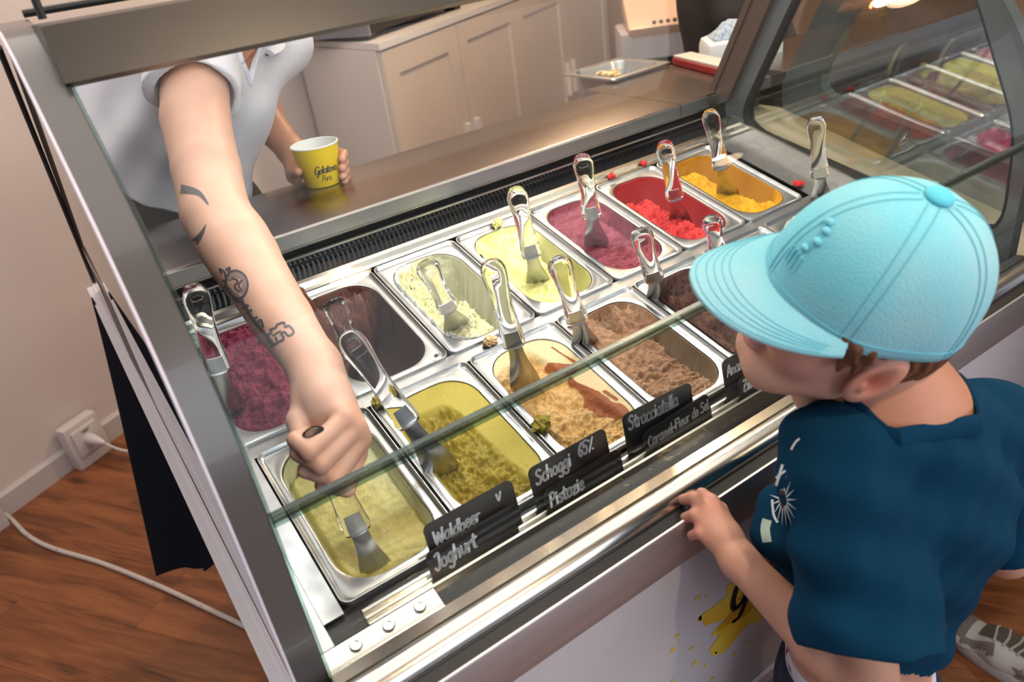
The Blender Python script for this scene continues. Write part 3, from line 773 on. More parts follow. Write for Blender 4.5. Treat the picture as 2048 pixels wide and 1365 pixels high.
def end_wall(x0, x1, nm, mm_):
    n_ = 120; A = ring_from(OUT, -0.05, 1.17, n_); B = ring_from(WIN, -0.05, 1.17, n_)
    g = MB(); g.v = [(x0, *p) for p in A] + [(x1, *p) for p in A] + [(x0, *p) for p in B] + [(x1, *p) for p in B]
    for k in range(n_):
        j = (k + 1) % n_
        g.f += [(k, j, n_ + j, n_ + k), (2 * n_ + j, 2 * n_ + k, 3 * n_ + k, 3 * n_ + j), (j, k, 2 * n_ + k, 2 * n_ + j), (n_ + k, n_ + j, 3 * n_ + j, 3 * n_ + k)]
    f_ = cb(nm, g, mm_, True, 30)
    c = [(y * 0.985 - 0.05 * 0.015, (z - 1.17) * 0.985 + 1.17) for y, z in B]
    g = MB(); g.v = [(x0 - 0.001, *p) for p in B] + [(x1 + 0.001, *p) for p in B] + [(x0 - 0.001, *p) for p in c] + [(x1 + 0.001, *p) for p in c]
    for k in range(n_):
        j = (k + 1) % n_
        g.f += [(k, j, n_ + j, n_ + k), (2 * n_ + j, 2 * n_ + k, 3 * n_ + k, 3 * n_ + j), (j, k, 2 * n_ + k, 2 * n_ + j), (n_ + k, n_ + j, 3 * n_ + j, 3 * n_ + k)]
    cb('gasket', g, 'black_rubber', True)
    xm = (x0 + x1) / 2
    g = MB(); g.v = [(xm - 0.002, *p) for p in c] + [(xm + 0.002, *p) for p in c]
    g.f = [tuple(reversed(range(n_))), tuple(range(n_, 2 * n_))]
    return f_, cb('end_glass', g, 'glass_end')
cb('end_skirt', dprof([(-0.29, -0.004), (-0.29, 0.022), (0.300, 0.022), (0.300, -0.004)], XR - 0.003, XR - 0.0005), 'mirror_steel')
cb('end_trim', dprof([(-0.29, 0.022), (-0.29, 0.0255), (0.300, 0.0255), (0.300, 0.022)], XR - 0.006, XR - 0.0005), 'steel_polished')
end_wall(XR, XR + 0.028, 'end_frame', 'grey_frame')
# left end: thick grey edge profile, white outer lip, tall outer pane with a black rear gasket, white sill
PFL = PF + [(-0.075, 1.462), (-0.02, 1.482), (0.06, 1.488), (0.13, 1.480)]
n_ = len(PFL)
g = MB()
g.v = [(XL, *p) for p in PFL] + [(XO, *p) for p in PFL]
for k in range(n_ - 1):
    g.f += [(k, k + 1, n_ + k + 1, n_ + k)]
cb('end_edge_profile', g, 'grey_end_face', True, 60)
g = MB(); tp = [Vector((XO - 0.0008, y - 0.0005, z)) for y, z in PFL]; g.tube(tp, 0.0017, 8, up=(1, 0, 0)); cb('edge_lip', g, 'white_edge', True)
g = MB(); tp = [Vector((XL + 0.001, y + 0.0008, z)) for y, z in PF]; g.tube(tp, 0.0022, 8, up=(1, 0, 0)); cb('glass_edge_trim', g, 'glass_edge', True)
SILL = 0.868
YR0 = 1.02
outer = PF + [(0.100, 1.4745), (0.16, 1.462), (YR0, SILL + 0.03), (YR0, SILL)] 
outer = [(y, z) for y, z in outer if z >= SILL] + []
g = MB(); nn_ = len(outer); yaw = math.tan(R(0.55))
g.v = [(XO - 0.0004 + yaw * (y + 0.345), y, z) for y, z in outer] + [(XO + 0.004 + yaw * (y + 0.345), y, z) for y, z in outer]
g.f = [tuple(range(nn_)), tuple(reversed(range(nn_, 2 * nn_)))]
cb('outer_pane', g, 'glass_outer')
g = MB(); g.tube([Vector((XO - 0.001, 0.16, 1.462)), Vector((XO - 0.001 + yaw * 1.3, YR0, SILL + 0.028))], 0.0035, 8); cb('rear_gasket', g, 'black_rubber', True)
xa, xb = XO - 0.001 + yaw * -0.055, XO - 0.001 + yaw * (YR0 + 0.405)
g = MB(); g.hexa([(xa - 0.019, -0.40, SILL - 0.030), (xa, -0.40, SILL - 0.030), (xb, YR0 + 0.06, SILL - 0.030), (xb - 0.019, YR0 + 0.06, SILL - 0.030), (xa - 0.019, -0.40, SILL), (xa, -0.40, SILL), (xb, YR0 + 0.06, SILL), (xb - 0.019, YR0 + 0.06, SILL)])
cb('side_sill', g, 'white_lacquer')
g = MB(); g.hexa([(xa - 0.005, -0.40, SILL), (xa, -0.40, SILL), (xb, YR0 + 0.06, SILL), (xb - 0.005, YR0 + 0.06, SILL), (xa - 0.005, -0.40, SILL + 0.003), (xa, -0.40, SILL + 0.003), (xb, YR0 + 0.06, SILL + 0.003), (xb - 0.005, YR0 + 0.06, SILL + 0.003)]); cb('sill_bead', g, 'white_edge')
g = MB(); g.extrude([(-0.395, 0.14), (-0.395, SILL - 0.028), (0.585, SILL - 0.028), (0.585, 0.14)], XO + 0.002, XO + 0.0055); cb('side_cladding', g, 'black_gloss')
# inner left end wall pane
g = MB(); ring = ring_from(OUT, -0.05, 1.17, 100); g.v = [(XL - 0.001, *p) for p in ring] + [(XL - 0.004, *p) for p in ring]; g.f = [tuple(range(100)), tuple(reversed(range(100, 200)))]
cb('end_glass', g, 'glass_clear')
# front panes: low fixed pane and big curved upper pane, polished edges
def pane(pts, x0, x1, th, nm):
    g = MB(); k = len(pts); nrm = []
    for i in range(k):
        a = Vector(pts[max(i - 1, 0)]); b = Vector(pts[min(i + 1, k - 1)]); d = (b - a).normalized(); nrm.append(Vector((-d.y, d.x)))
    q = [Vector(p) - nn * th for p, nn in zip(pts, nrm)]
    g.v = [(x0, *p) for p in pts] + [(x1, *p) for p in pts] + [(x0, *p) for p in q] + [(x1, *p) for p in q]
    for i in range(k - 1):
        g.f += [(i, k + i, k + i + 1, i + 1), (2 * k + i + 1, 3 * k + i + 1, 3 * k + i, 2 * k + i)]
    o = cb(nm, g, 'glass_clear', True, 60)
    return o, q
low = [(-0.347, 0.872), (-0.347, 0.97), (-0.347, 1.078)]
pane(low, XL + 0.002, XR - 0.002, 0.006, 'lower_glass')
up = [p for p in PF if p[1] >= 1.085]
pane(up, XL + 0.002, XR - 0.002, 0.006, 'upper_glass')
g = MB(); g.extrude([(-0.3478, 1.0785), (-0.3478, 1.0815), (-0.3402, 1.0815), (-0.3402, 1.0785)], XL + 0.001, XR - 0.001); cb('lower_glass_edge', g, 'glass_edge')
g = MB(); g.extrude([(-0.3485, 1.0835), (-0.3485, 1.0880), (-0.3365, 1.0880), (-0.3365, 1.0835)], XL + 0.001, XR - 0.001); cb('glass_rail', g, 'rail_glass')
g = MB(); g.extrude([(-0.3478, 1.0885), (-0.3478, 1.0910), (-0.3402, 1.0910), (-0.3402, 1.0885)], XL + 0.001, XR - 0.001); cb('upper_glass_edge', g, 'glass_edge')
# rear posts and canopy
for x0, x1 in ((XR - 0.016, XR + 0.012),):
    g = MB()
    a0 = Vector((0, 0.302, 1.100)); a1 = Vector((0, 0.108, 1.470)); w = Vector((0, 0.022, 0.010)); 
    g.hexa([Vector((x0, 0, 0)) + a0 - w, Vector((x1, 0, 0)) + a0 - w, Vector((x1, 0, 0)) + a0 + w, Vector((x0, 0, 0)) + a0 + w,
            Vector((x0, 0, 0)) + a1 - w, Vector((x1, 0, 0)) + a1 - w, Vector((x1, 0, 0)) + a1 + w, Vector((x0, 0, 0)) + a1 + w]); cb('rear_post', g, 'bronze_post')
    g = MB(); w2 = Vector((0, 0.006, 0.003)); of = Vector((x0 - 0.004, 0.020, 0.010))
    g.hexa([of + a0 - w2, of + a0 - w2 + Vector((0.004, 0, 0)), of + a0 + w2 + Vector((0.004, 0, 0)), of + a0 + w2, of + a1 - w2, of + a1 - w2 + Vector((0.004, 0, 0)), of + a1 + w2 + Vector((0.004, 0, 0)), of + a1 + w2]); cb('post_trim', g, 'bronze_post')
g = MB(); g.extrude([(-0.118, 1.4400), (-0.098, 1.4860), (-0.085, 1.4880), (0.115, 1.478), (0.118, 1.458), (-0.105, 1.4345)], XL - 0.004, XR + 0.028); cb('canopy', g, 'steel_canopy', True, 25)
g = MB(); g.extrude([(-0.060, 1.4355), (-0.060, 1.4395), (-0.030, 1.4430), (-0.030, 1.4385)], 0.02, 1.22); cb('led_strip', g, 'led')
# fittings above the canopy's left end
g = MB(); g.tube([Vector((XL + 0.01, 0.02, 1.487)), Vector((XL + 0.01, 0.02, 1.515))], 0.004, 8); cb('hinge_pin', g, 'black_plastic', True)
g = MB(); g.tube([Vector((XL, 0.10, 1.492)), Vector((0.5, 0.10, 1.492)), Vector((XR, 0.10, 1.492))], 0.004, 8); cb('canopy_rod', g, 'black_plastic', True)
ll = bpy.data.lights.new('canopy_led_light', 'AREA'); ll.shape = 'RECTANGLE'; ll.size = 1.2; ll.size_y = 0.03; ll.energy = 3.4; ll.color = (0.97, 1.0, 0.96)
lo = bpy.data.objects.new('canopy_led_light', ll); COL.objects.link(lo); lo.parent = case
lo.matrix_basis = Matrix.Translation(Vector((0.62, -0.045, 1.431)) - Vector((0.6, 0, 0))) @ Matrix.Rotation(R(6), 4, 'X')

# worktop behind the case, in two sections, with a folded front edge
def worktop(x0, x1, label, yb=0.592):
    t = thing('worktop', label, 'worktop', (x0, 0.33, 1.1))
    mm = MB(); mm.extrude([(0.326, 1.0735), (0.326, 1.0960), (0.3285, 1.0995), (0.333, 1.1005), (yb, 1.1005), (yb, 1.0735)], x0, x1)
    build('top', mm, 'steel_worktop', t, True, 25, world=True)
    mm = MB(); mm.extrude([(0.3236, 1.0725), (0.3236, 1.0965), (0.3258, 1.0965), (0.3258, 1.0725)], x0, x1)
    build('front_edge', mm, 'steel', t, True, 25, world=True)
    mm = MB(); mm.extrude([(0.356, 0.80), (0.356, 1.073), (0.585, 1.073), (0.585, 0.80)], x0, x1); build('support', mm, 'case_inside', t, world=True)
worktop(XO + 0.006, 1.1445, 'long brown tinted steel worktop behind the pans')
worktop(1.1465, 1.445, 'short steel worktop section at the far right end', 0.655)

# ================================================================ gelato pans and their contents
def rr_ring(hw, hl, r, z, n=9):
    out = []
    for cx, cy, a0 in ((hw - r, hl - r, 0), (-hw + r, hl - r, 90), (-hw + r, -hl + r, 180), (hw - r, -hl + r, 270)):
        for k in range(n + 1):
            a = R(a0 + 90 * k / n); out.append((cx + r * math.cos(a), cy + r * math.sin(a), z))
    return out
PP, PL_, PG, PDU = 0.1658, 0.265, 0.0171, 0.013
HW, HL, RC = 0.0655, 0.1155, 0.047
def pan_mesh():
    g = MB(); S = [(0.0814, 0.1312, 0.013, -0.0075), (0.0814, 0.1312, 0.013, -0.0015), (0.0807, 0.1305, 0.0125, 0.0), (0.0795, 0.1293, 0.0120, 0.0002), (0.0785, 0.1283, 0.0115, -0.0012),
         (0.0762, 0.1260, 0.0110, -0.0052), (0.0748, 0.1246, 0.0105, -0.0058), (0.0735, 0.1233, 0.0105, -0.0048)]
    rings = [rr_ring(*s) for s in S]
    rings += [rr_ring(HW + 0.0022, HL + 0.0022, RC + 0.001, -0.0048), rr_ring(HW + 0.0006, HL + 0.0006, RC, -0.0056), rr_ring(HW, HL, RC, -0.008), rr_ring(HW - 0.001, HL - 0.001, RC, -0.03), rr_ring(HW - 0.005, HL - 0.005, RC - 0.002, -0.095), rr_ring(HW - 0.009, HL - 0.009, RC - 0.004, -0.104), rr_ring(HW - 0.02, HL - 0.02, RC - 0.012, -0.107)]
    g.rings(rings, False, True); return g
pan0 = None
def pan(u0, vmid, label, group):
    global pan0
    M = frame(D(u0 + PP / 2, vmid, 0), DU, DV, DN)
    if pan0 is None:
        pan0 = build('gelato_pan', pan_mesh(), 'steel_pan', None, True, 40); o = pan0
    else:
        o = pan0.copy(); COL.objects.link(o)
    o.matrix_basis = M
    tag(o, label, 'pan', group)
    return M

def grid_xy(nx, ny):
    t = np.linspace(-1, 1, ny); s = np.linspace(-1, 1, nx)
    s = np.sign(s) * (1 - (1 - np.abs(s)) ** 1.25); t = np.sign(t) * (1 - (1 - np.abs(t)) ** 1.15)
    S, T = np.meshgrid(s, t)
    y = T * HL; ay = np.abs(y) - (HL - RC)
    hw = np.where(ay > 0, HW - RC + np.sqrt(np.maximum(RC ** 2 - np.clip(ay, 0, RC) ** 2, 0)), HW)
    edge = np.minimum((1 - np.abs(S)) * hw, (1 - np.abs(T)) * HL)
    return S * hw, y, edge
def sstep(a, b, x):
    t = np.clip((x - a) / (b - a), 0, 1); return t * t * (3 - 2 * t)
def capsule(x, y, x0, y0, x1, y1):
    dx, dy = x1 - x0, y1 - y0; L2 = dx * dx + dy * dy + 1e-12
    t = np.clip(((x - x0) * dx + (y - y0) * dy) / L2, 0, 1)
    return np.sqrt((x - x0 - t * dx) ** 2 + (y - y0 - t * dy) ** 2)
def gelato(M, name, label, design, rough=0.62, nx=91, ny=151, spec=0.4, sss=0.0):
    x, y, e = grid_xy(nx, ny)
    z, col = design(x, y, e)
    z = np.maximum(z, -0.103)
    dep = np.clip(-z / 0.105, 0, 1); sc = 1 - 0.085 * dep
    P = np.stack([x * sc * 0.998, y * (1 - 0.045 * dep) * 0.998, z], -1).reshape(-1, 3)
    i = np.arange(nx * ny).reshape(ny, nx)
    F = np.stack([i[:-1, :-1], i[:-1, 1:], i[1:, 1:], i[1:, :-1]], -1).reshape(-1, 4)
    mname = 'gelato_' + name
    mat(mname, (1, 1, 1), rough, attr=True, col2=(0.82, 0.82, 0.82), nscale=420, ndetail=3, bump=0.35, bscale=520, spec=spec, contrast=(0.3, 0.8))
    o = mk_np('gelato', P, F, mname, None, True, 180)
    o.matrix_basis = M
    set_col(o, col.reshape(-1, 3))
    tag(o, label, 'gelato', 'gelato in the display pans')
    return o
def C3(*c): return np.array(c, np.float32)
def mixc(a, b, t): return a * (1 - t[..., None]) + b * t[..., None]
def base_col(shape, c): return np.ones(shape + (3,), np.float32) * c
def film(z, e, top=-0.006, w=0.0022):   # thin layer of gelato smeared up the pan's walls
    return np.where(e < w, np.maximum(z, top - 0.9 * e), z)
def rough_top(x, y, seed, amp=0.004, sc=55, ax=1.0, ay=1.0):
    n = fbm(x * sc * ax + 3.3 * seed, y * sc * ay, seed, 5, 0.55); r = ridged(x * sc * 0.8 * ax, y * sc * 0.8 * ay + seed, seed + 9, 4)
    r2 = ridged(x * sc * 2.7 * ax + 2, y * sc * 2.7 * ay, seed + 14, 3); cr = np.maximum(vnoise(x * 190 * ax, y * 190 * ay, seed + 3) - 0.62, 0) * (vnoise(x * 30, y * 30, seed + 4) > 0.45)
    return 1.7 * amp * n + 2.2 * amp * (r - 0.62) + 0.9 * amp * (r2 - 0.62) + 1.6 * amp * cr + 0.0009 * fbm(x * 520, y * 520, seed + 20, 2)  # designs darken its hollows and lighten its crests: relief shade in the colour

def d_raspberry(x, y, e):
    n = rough_top(x, y, 1, 0.0050, 60, 0.7, 1.5)
    z = -0.017 + n + 0.006 * sstep(0.05, 0.12, y) - 0.012 * sstep(0.02, 0.0, e + 0.01 * (x > 0.02)) * 0.6
    z -= 0.008 * np.exp(-(capsule(x, y, -0.05, 0.03, -0.045, -0.09) / 0.016) ** 2)
    cr = (vnoise(x * 130, y * 210, 5) > 0.80) * (vnoise(x * 45, y * 60, 8) > 0.45)
    z -= cr * 0.006
    z += 0.010 * np.exp(-(capsule(x, y, -0.02, 0.112, 0.06, 0.112) / 0.012) ** 2)
    c = mixc(base_col(x.shape, C3(0.190, 0.010, 0.042)), C3(0.29, 0.022, 0.075), np.clip(0.5 + n * 90, 0, 1))
    return z, c
def d_darkchoc_low(x, y, e):
    mound = 0.080 * sstep(-0.02, 0.075, y) * sstep(0.052, -0.005, x + 0.25 * (0.09 - y) - 0.01) + 0.062 * sstep(-0.030, -0.058, x) * sstep(-0.11, -0.02, y) + 0.06 * np.exp(-((x - 0.045) ** 2 + (y - 0.085) ** 2) / 0.0005)
    n = rough_top(x, y, 2, 0.0075, 48)
    z = -0.098 + mound + n * sstep(0.002, 0.02, mound) + 0.010 * np.exp(-((x - 0.012) ** 2 + (y + 0.01) ** 2) / 0.0003) * vnoise(x * 150, y * 150, 4)
    z = film(z, e, -0.006)
    z = np.where((e < 0.010) & (y > 0.02), np.maximum(z, -0.010 - 1.6 * e + 0.4 * n), z)
    t = np.clip(0.35 + n * 70, 0, 1)
    c = mixc(base_col(x.shape, C3(0.060, 0.020, 0.012)), C3(0.165, 0.056, 0.036), t)
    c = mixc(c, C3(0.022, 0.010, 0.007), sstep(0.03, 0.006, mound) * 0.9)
    return z, c
def d_stracciatella(x, y, e):
    n = rough_top(x, y, 3, 0.0060, 62)
    lvl = -0.028 + 0.016 * sstep(0.06, 0.115, y) - 0.006 * sstep(-0.02, -0.1, y)
    tr = sstep(0.014, 0.040, x + 0.10 * (y - 0.02))
    z = lvl + n - 0.052 * tr * sstep(0.085, 0.05, y) - 0.018 * np.exp(-(((x - 0.0) / 0.03) ** 2 + ((y - 0.085) / 0.016) ** 2))
    z = film(z, e, -0.006, 0.003)
    z += 0.012 * sstep(0.016, 0.003, e) * sstep(0.0, 0.004, e) * sstep(0.0, -0.05, x) * (0.5 + vnoise(x * 160, y * 160, 6)); z = np.where(e < 0.0012, np.minimum(z, -0.0055), z)
    c = mixc(base_col(x.shape, C3(0.60, 0.55, 0.24)), C3(0.80, 0.78, 0.50), np.clip(0.5 + n * 70, 0, 1))
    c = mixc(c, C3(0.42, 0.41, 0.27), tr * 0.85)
    c = mixc(c, C3(0.74, 0.78, 0.76), sstep(0.012, 0.004, e) * sstep(0.0, -0.03, x))
    ch = (vnoise(x * 420, y * 420, 11) > 0.86) * (vnoise(x * 34, y * 34, 12) > 0.60) * 1.0
    c = mixc(c, C3(0.035, 0.016, 0.010), ch * (1 - tr * 0.6))
    return z, c
def d_lemon(x, y, e):
    n = rough_top(x, y, 4, 0.0046, 48)
    b = np.clip(x + 0.42 * (y + 0.0), -1, 1)
    tr = sstep(0.018, 0.034, x - 0.35 * (y + 0.02) - 0.008 * fbm(x * 60, y * 60, 3)) * sstep(0.075, 0.035, y) * sstep(-0.118, -0.085, y)
    z = -0.010 + n * (1 - tr) - 0.046 * tr - 0.004 * sstep(0.0, -0.11, y)
    z = film(z, e, -0.007)
    c = mixc(base_col(x.shape, C3(0.70, 0.66, 0.16)), C3(0.86, 0.84, 0.42), np.clip(0.55 + n * 110, 0, 1))
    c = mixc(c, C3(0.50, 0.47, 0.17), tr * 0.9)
    return z, c
def d_plum(x, y, e):
    n = rough_top(x, y, 5, 0.0044, 50, 0.8, 1.3)
    tr = sstep(0.028, 0.050, x + 0.06 * y) * sstep(0.07, 0.03, y)
    z = -0.014 + n - 0.030 * tr * sstep(-0.11, -0.02, y) + 0.004 * np.exp(-((x - 0.02) ** 2 + (y - 0.01) ** 2) / 0.0012)
    z = film(z, e, -0.008)
    c = mixc(base_col(x.shape, C3(0.215, 0.028, 0.048)), C3(0.33, 0.062, 0.092), np.clip(0.5 + n * 110, 0, 1))
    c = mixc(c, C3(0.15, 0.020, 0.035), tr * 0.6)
    return z, c
def d_red(x, y, e):
    n = rough_top(x, y, 6, 0.0075, 55)
    mound = sstep(0.028, -0.012, x + 0.12 * y - 0.012) * sstep(0.105, 0.06, y + 0.1 * np.abs(x + 0.03)) + 0.75 * sstep(-0.085, -0.100, y) * sstep(0.03, 0.0, x)
    mound = np.clip(mound, 0, 1)
    z = -0.076 + 0.056 * mound + n * mound
    z = film(z, e, -0.006, 0.003)
    c = mixc(base_col(x.shape, C3(0.46, 0.012, 0.012)), C3(0.74, 0.048, 0.045), np.clip(0.5 + n * 80, 0, 1) * mound)
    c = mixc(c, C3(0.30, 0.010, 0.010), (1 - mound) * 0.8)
    return z, c
def d_mango(x, y, e):
    n = rough_top(x, y, 7, 0.0030, 44)
    b = x - 0.004 + 0.10 * (y - 0.02) + 0.006 * fbm(x * 70, y * 70, 2)
    mound = np.clip(sstep(0.020, 0.006, b) + sstep(-0.070, -0.082, y + 0.006 * fbm(x * 60, y * 50, 9)), 0, 1) * sstep(0.118, 0.09, y)
    z = -0.080 + 0.055 * mound + n * mound
    z = film(z, e, -0.006, 0.003)
    c = mixc(base_col(x.shape, C3(0.62, 0.27, 0.002)), C3(0.80, 0.42, 0.002), np.clip(0.6 + n * 110, 0, 1))
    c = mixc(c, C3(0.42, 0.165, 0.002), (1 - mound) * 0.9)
    return z, c
def d_yoghurt(x, y, e):
    n = 0.0042 * fbm(x * 26 + 4, y * 26, 8, 5) + 0.0012 * fbm(x * 120, y * 120, 18, 3)
    st = 0.0010 * np.sin(y * 420 + 6 * fbm(x * 20, y * 20, 4)) * sstep(0.2, 0.6, vnoise(x * 30, y * 30, 2))
    z = -0.026 + n + st - 0.012 * sstep(0.012, 0.0, e) + 0.012 * sstep(0.03, 0.09, y) * sstep(-0.02, 0.03, x) - 0.020 * sstep(0.075, 0.112, y) * sstep(0.01, -0.04, x)
    z = film(z, e, -0.010, 0.0022)
    c = mixc(base_col(x.shape, C3(0.60, 0.52, 0.16)), C3(0.70, 0.64, 0.28), np.clip(0.5 + n * 120, 0, 1))
    c = mixc(c, C3(0.70, 0.69, 0.44), sstep(0.01, 0.06, x) * sstep(-0.05, 0.06, y) * 0.8)
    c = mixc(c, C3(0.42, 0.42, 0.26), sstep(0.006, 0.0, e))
    return z, c
def d_pistachio(x, y, e):
    n = rough_top(x, y, 9, 0.0052, 52, 1.2, 0.9)
    sc = sstep(0.026, 0.012, x + 0.10 * y + 0.004 * fbm(x * 50, y * 50, 1)) * sstep(0.082, 0.062, y + 0.25 * x * (x > 0)) * sstep(-0.063, -0.056, x + 0.002)
    rip = 0.0016 * np.sin(y * 520 + x * 180 + 5 * fbm(x * 40, y * 40, 6)) * sstep(-0.01, 0.02, x) * sstep(0.0, -0.02, y)
    z = -0.0075 + (1 - sc) * 0.0010 * fbm(x * 14, y * 14, 5, 3) - sc * 0.0135 + sc * (n + rip) + 0.010 * sc * np.exp(-(((x + 0.005) / 0.03) ** 2 + ((y - 0.03) / 0.03) ** 2)) * (0.5 + vnoise(x * 90, y * 90, 3))
    c = mixc(base_col(x.shape, C3(0.44, 0.36, 0.050)), C3(0.29, 0.215, 0.020), sc)
    c = mixc(c, C3(0.40, 0.315, 0.045), sc * np.clip(n * 120, 0, 1))
    sp = (vnoise(x * 380, y * 380, 21) > 0.955) * 1.0
    c = mixc(c, C3(0.12, 0.09, 0.015), sp * 0.7)
    return z, c
def d_caramel(x, y, e):
    n = rough_top(x, y, 10, 0.0052, 62)
    sc = sstep(0.030, 0.012, x + 0.16 * y - 0.004 + 0.005 * fbm(x * 60, y * 60, 1)) * sstep(0.100, 0.072, y - 0.35 * (x + 0.03))
    z = -0.0075 + (1 - sc) * 0.0012 * fbm(x * 18, y * 18, 5, 3) - sc * 0.010 + sc * n
    c = mixc(base_col(x.shape, C3(0.74, 0.60, 0.34)), C3(0.62, 0.36, 0.115), sc)
    c = mixc(c, C3(0.78, 0.52, 0.22), sc * np.clip(0.3 + n * 100, 0, 1))
    w = fbm(x * 42, y * 30 + 3, 31, 4)
    s1 = np.exp(-(capsule(x, y, 0.020, 0.055, 0.038, 0.030) / 0.010) ** 2) + np.exp(-(capsule(x, y, 0.026, 0.010, 0.034, -0.03) / 0.007) ** 2) + 1.3 * np.exp(-(capsule(x, y, 0.028, -0.040, 0.044, -0.075) / 0.013) ** 2) + 0.9 * np.exp(-(capsule(x, y, -0.012, 0.090, -0.004, 0.074) / 0.004) ** 2) + np.exp(-(capsule(x, y, 0.046, 0.085, 0.054, 0.04) / 0.003) ** 2) + 0.9 * np.exp(-(capsule(x, y, 0.052, -0.035, 0.056, -0.055) / 0.003) ** 2)
    sm = sstep(0.42, 0.60, s1 + 0.55 * w)
    z = z + sm * 0.0016 - sc * sm * n * 0.7
    c = mixc(c, C3(0.30, 0.075, 0.010), sm)
    return z, c
def d_milkchoc(x, y, e):
    n = rough_top(x, y, 11, 0.0048, 56)
    rip = 0.0016 * np.sin(y * 560 + x * 120 + 5 * fbm(x * 30, y * 30, 6)) * sstep(0.0, -0.03, y) * sstep(0.045, 0.02, x)
    tr = sstep(0.030, 0.044, x + 0.05 * y) * sstep(0.06, 0.02, y)
    tr2 = np.exp(-(((x - 0.0) / 0.014) ** 2 + ((y - 0.085) / 0.02) ** 2))
    z = -0.016 + n * (1 - tr * 0.7) + rip - 0.034 * tr - 0.030 * tr2 + 0.008 * np.exp(-(((x + 0.03) / 0.02) ** 2 + ((y - 0.07) / 0.03) ** 2))
    z = film(z, e, -0.007)
    c = mixc(base_col(x.shape, C3(0.235, 0.118, 0.060)), C3(0.43, 0.245, 0.145), np.clip(0.5 + (n + rip) * 90, 0, 1))
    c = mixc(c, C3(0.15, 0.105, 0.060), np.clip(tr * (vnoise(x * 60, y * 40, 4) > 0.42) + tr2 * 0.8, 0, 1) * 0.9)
    return z, c
def d_darkchoc(x, y, e):
    n = rough_top(x, y, 12, 0.0055, 50)
    z = -0.018 + n - 0.03 * np.exp(-(((x + 0.01) / 0.025) ** 2 + ((y - 0.06) / 0.03) ** 2)) + 0.012 * np.exp(-(capsule(x, y, -0.06, 0.1, -0.02, 0.115) / 0.015) ** 2)
    z = film(z, e, -0.004, 0.004)
    c = mixc(base_col(x.shape, C3(0.040, 0.0135, 0.0085)), C3(0.105, 0.036, 0.022), np.clip(0.4 + n * 90, 0, 1))
    return z, c
def d_pink(x, y, e):
    n = rough_top(x, y, 13, 0.004, 50)
    z = -0.050 + n; z = film(z, e, -0.007, 0.003)
    c = mixc(base_col(x.shape, C3(0.34, 0.020, 0.090)), C3(0.48, 0.05, 0.15), np.clip(0.5 + n * 90, 0, 1))
    return z, c
def d_white(x, y, e):
    n = rough_top(x, y, 14, 0.004, 50)
    z = -0.012 + n + 0.008 * sstep(0.02, 0.0, e)
    c = mixc(base_col(x.shape, C3(0.62, 0.60, 0.46)), C3(0.78, 0.78, 0.66), np.clip(0.5 + n * 90, 0, 1))
    return z, c
VB = PL_ / 2; VF = -PG - PL_ / 2
BACK = [('raspberry', d_raspberry, 'dark raspberry red', 'leftmost of the back row, behind the tattooed arm'),
        ('dark_chocolate', d_darkchoc_low, 'nearly empty dark chocolate', 'second from left in the back row'),
        ('stracciatella', d_stracciatella, 'cream white chocolate flecked', 'third from left in the back row'),
        ('lemon', d_lemon, 'pale lemon yellow', 'fourth from left in the back row'),
        ('plum', d_plum, 'dusky plum coloured', 'fifth from left in the back row'),
        ('strawberry', d_red, 'bright strawberry red', 'sixth from left in the back row'),
        ('mango', d_mango, 'orange yellow mango', 'rightmost of the back row')]
FRONT = [('yoghurt', d_yoghurt, 'pale yellow yoghurt', 'front left corner, under the fist'),
         ('pistachio', d_pistachio, 'olive green pistachio', 'second from left in the front row'),
         ('caramel', d_caramel, 'beige caramel with brown sauce', 'third from left in the front row'),
         ('milk_chocolate', d_milkchoc, 'light brown chocolate', 'fourth from left in the front row'),
         ('bitter_chocolate', d_darkchoc, 'heaped dark brown chocolate', 'front row, left of the cap brim'),
         ('cherry', d_pink, 'deep pink', 'front row, mostly hidden by the cap brim'),
         ('coconut', d_white, 'white', 'front row, almost hidden by the cap')]
for i, (nm, fn, desc, where) in enumerate(BACK):
    off = -0.0055 if i == 0 else 0.0
    M = pan(i * PP + off, VB, 'steel pan of ' + desc + ' gelato, ' + where, 'steel gelato pans')
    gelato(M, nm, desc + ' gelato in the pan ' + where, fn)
for i, (nm, fn, desc, where) in enumerate(FRONT):
    M = pan(i * PP + PDU, VF, 'steel pan of ' + desc + ' gelato, ' + where, 'steel gelato pans')
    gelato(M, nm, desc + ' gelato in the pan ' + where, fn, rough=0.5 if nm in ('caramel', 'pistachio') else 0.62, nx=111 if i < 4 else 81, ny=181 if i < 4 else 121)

# crumbs that fell on the rims
def crumb(p, r, matn, label, seed):
    f_ = MB(); rr = random.Random(seed); bm = bmesh.new(); bmesh.ops.create_icosphere(bm, subdivisions=3, radius=1.0)
    vs = []
    for v in bm.verts:
        c = v.co; k = 1 + 0.28 * math.sin(5 * c.x + seed) * math.sin(6 * c.y + 2 * seed) + 0.22 * math.sin(11 * c.z + 9 * c.x + seed) + 0.12 * math.sin(23 * c.y + 17 * c.x)
        vs.append(Vector((c.x * k * r[0], c.y * k * r[1], c.z * k * r[2])))
    for i, v in enumerate(bm.verts): v.index = i
    fs = [[v.index for v in f.verts] for f in bm.faces]; bm.free()
    o = mk('gelato_crumb', vs, fs, matn, None, True, 60)
    o.matrix_basis = frame(D(*p), DU, DV, DN); tag(o, label, 'crumb', 'gelato crumbs on the rims')
mat('crumb_green', (0.36, 0.285, 0.035), 0.7, col2=(0.22, 0.17, 0.02), nscale=260, bump=0.6, bscale=500)
mat('crumb_cream', (0.80, 0.60, 0.36), 0.7, col2=(0.6, 0.38, 0.16), nscale=260, bump=0.5, bscale=500)
